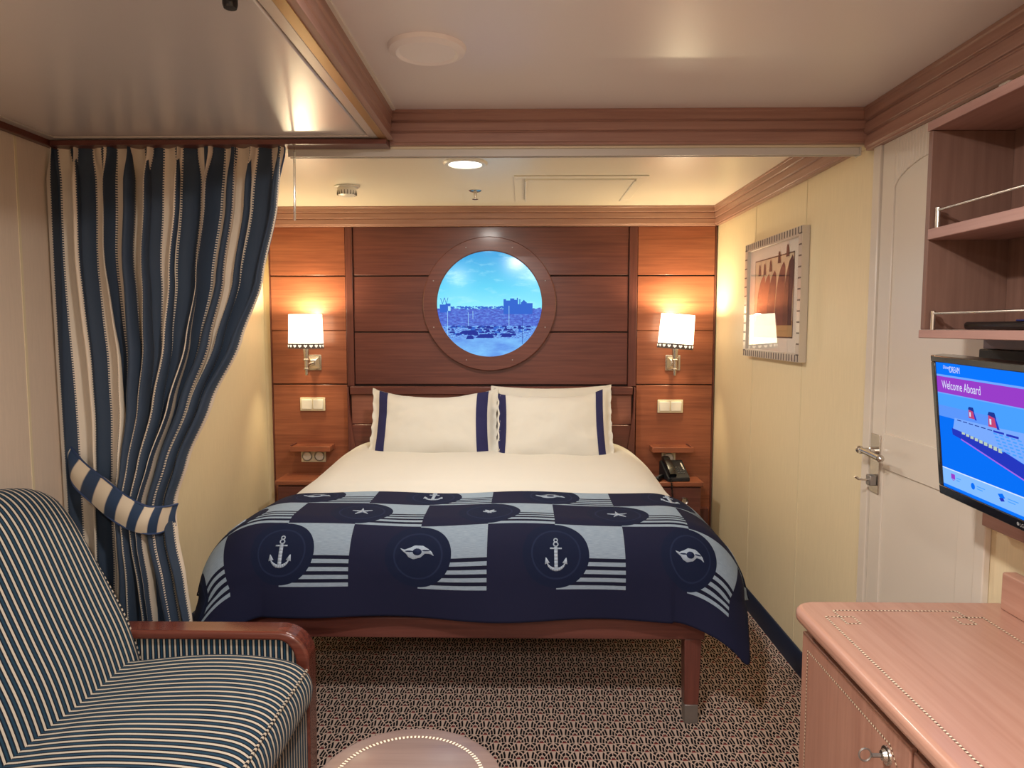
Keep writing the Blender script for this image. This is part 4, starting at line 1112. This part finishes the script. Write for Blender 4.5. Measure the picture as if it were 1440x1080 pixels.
# seat cushion
Zs, Xf, Xb_ = .462, -.632, -1.24
prof_s = [(Xb_, .30), (Xb_, .43), (-1.16, .452), (-1.0, .468), (-.85, .470), (-.75, .462), (-.69, .448), (-.655, .425), (-.638, .395), (-.634, .355), (-.645, .315), (-.68, .295)]
def seatfn(u, v):
    n = len(prof_s) - 1; x = v * n; i = min(int(x), n - 1); f = x - i
    P_ = [prof_s[int(clamp(i + d, 0, n))] for d in (-1, 0, 1, 2)]
    X_, Z_ = (.5 * ((2 * P_[1][k]) + (P_[2][k] - P_[0][k]) * f + (2 * P_[0][k] - 5 * P_[1][k] + 4 * P_[2][k] - P_[3][k]) * f * f + (3 * P_[1][k] - P_[0][k] - 3 * P_[2][k] + P_[3][k]) * f ** 3) for k in (0, 1))
    Y = lerp(SYa + .01, SYb - .03, u)
    e = clamp((SYb - .03 - Y) / .07); rd = 1 - sqrt(max(0, 1 - (1 - e) ** 2))
    Z_ -= .05 * rd * (Z_ > .36); X_ -= .03 * rd * sstep(-.8, -.66, X_)
    Z_ += .006 * noise.noise(Vector((X_ * 4, Y * 3, 2))) * (Z_ > .4)
    return (X_, Y, Z_)
g = MB(); g.grid(seatfn, 160, 50, lambda u, v: (lerp(SYa, SYb, u), v))
sp2 = [seatfn(1, v / 50) for v in range(51)]; g.face(sp2, [(p[0], p[2]) for p in sp2])
g.build('seat_cushion', SOFA, sf, angle=60)
vv = .64
MB().tube([Vector(seatfn(u / 100, vv)) + Vector((.004, 0, .002)) for u in range(101)], .0042, 8).build('seat_piping', PIPING, sf)
g = MB(); g.grid(lambda u, v: (-.672, lerp(SYa + .01, SYb - .02, u), lerp(.285, .07, v)), 2, 2, lambda u, v: (lerp(SYa, SYb, u), v)); g.box((-1.56, SYa + .01, .07), (-.674, SYb - .02, .285), mi=1)
g.build('seat_base', [SOFA, NAVYB], sf, smooth=False, recalc=False)
g = MB(); g.grid(lambda u, v: (lerp(-1.54, -.71, u), SYb + .012, lerp(.07, .485, v)), 2, 2, lambda u, v: (lerp(-1.54, -.70, u) * 1.3, v)); g.box((-1.54, SYb + .013, .07), (-.71, SYb + .05, .48), mi=1)
g.build('arm_panel', [SOFA, NAVYB], sf, smooth=False, recalc=False)
def armpoly():
    o_, i_ = [], []
    o_.append((-1.56, .512)); i_.append((-1.56, .484))
    for k in range(11):
        a = pi / 2 - k * pi / 20; o_.append((-.765 + .100 * cos(a), .417 + .095 * sin(a))); i_.append((-.765 + .058 * cos(a), .412 + .072 * sin(a)))
    o_.append((-.668, 0)); i_.append((-.707, 0))
    return o_, i_
oo, ii = armpoly()
for nm, ya, yb in (('arm_frame', SYb - .012, SYb + .07), ('arm_frame', SYa - .08, SYa + .005)):
    g = MB()
    for k in range(len(oo) - 1):
        g.prism([oo[k], oo[k + 1], ii[k + 1], ii[k]], lambda p, q, t: (p, t, q), ya, yb)
    import bmesh
    ob = g.build(nm, W_ARM, sf)
    bm = bmesh.new(); bm.from_mesh(ob.data); bmesh.ops.remove_doubles(bm, verts=bm.verts, dist=1e-5)
    dd_ = {}
    for fc in bm.faces:
        key = tuple(round(c, 4) for c in fc.calc_center_median()); dd_.setdefault(key, []).append(fc)
    bmesh.ops.delete(bm, geom=[f for l in dd_.values() if len(l) > 1 for f in l], context='FACES_ONLY')
    bmesh.ops.recalc_face_normals(bm, faces=bm.faces)
    bm.to_mesh(ob.data); bm.free()
    b = ob.modifiers.new('bevel', 'BEVEL'); b.width = .009; b.segments = 4; b.limit_method = 'ANGLE'; b.angle_limit = math.radians(50)

# ------------------------------------------------------------------ world, camera, render look
wd_ = bpy.data.worlds.new('world'); SC.world = wd_; wd_.use_nodes = True
wd_.node_tree.nodes['Background'].inputs[0].default_value = (.5, .45, .4, 1); wd_.node_tree.nodes['Background'].inputs[1].default_value = .05
cam = bpy.data.cameras.new('camera'); co = bpy.data.objects.new('camera', cam); COL.objects.link(co)
co.location = (0, 0, 1.45)
P = math.atan(80 / 1000); Yw = math.atan(17 / 1000 * cos(P))
co.rotation_euler = (pi / 2 - P, 0, Yw)
cam.sensor_fit = 'HORIZONTAL'; cam.sensor_width = 36; cam.lens = 36 * 1000 / 1440; cam.clip_start = .02
SC.camera = co
SC.view_settings.view_transform = 'Standard'; SC.view_settings.look = 'None'; SC.view_settings.exposure = .32; SC.view_settings.gamma = 1
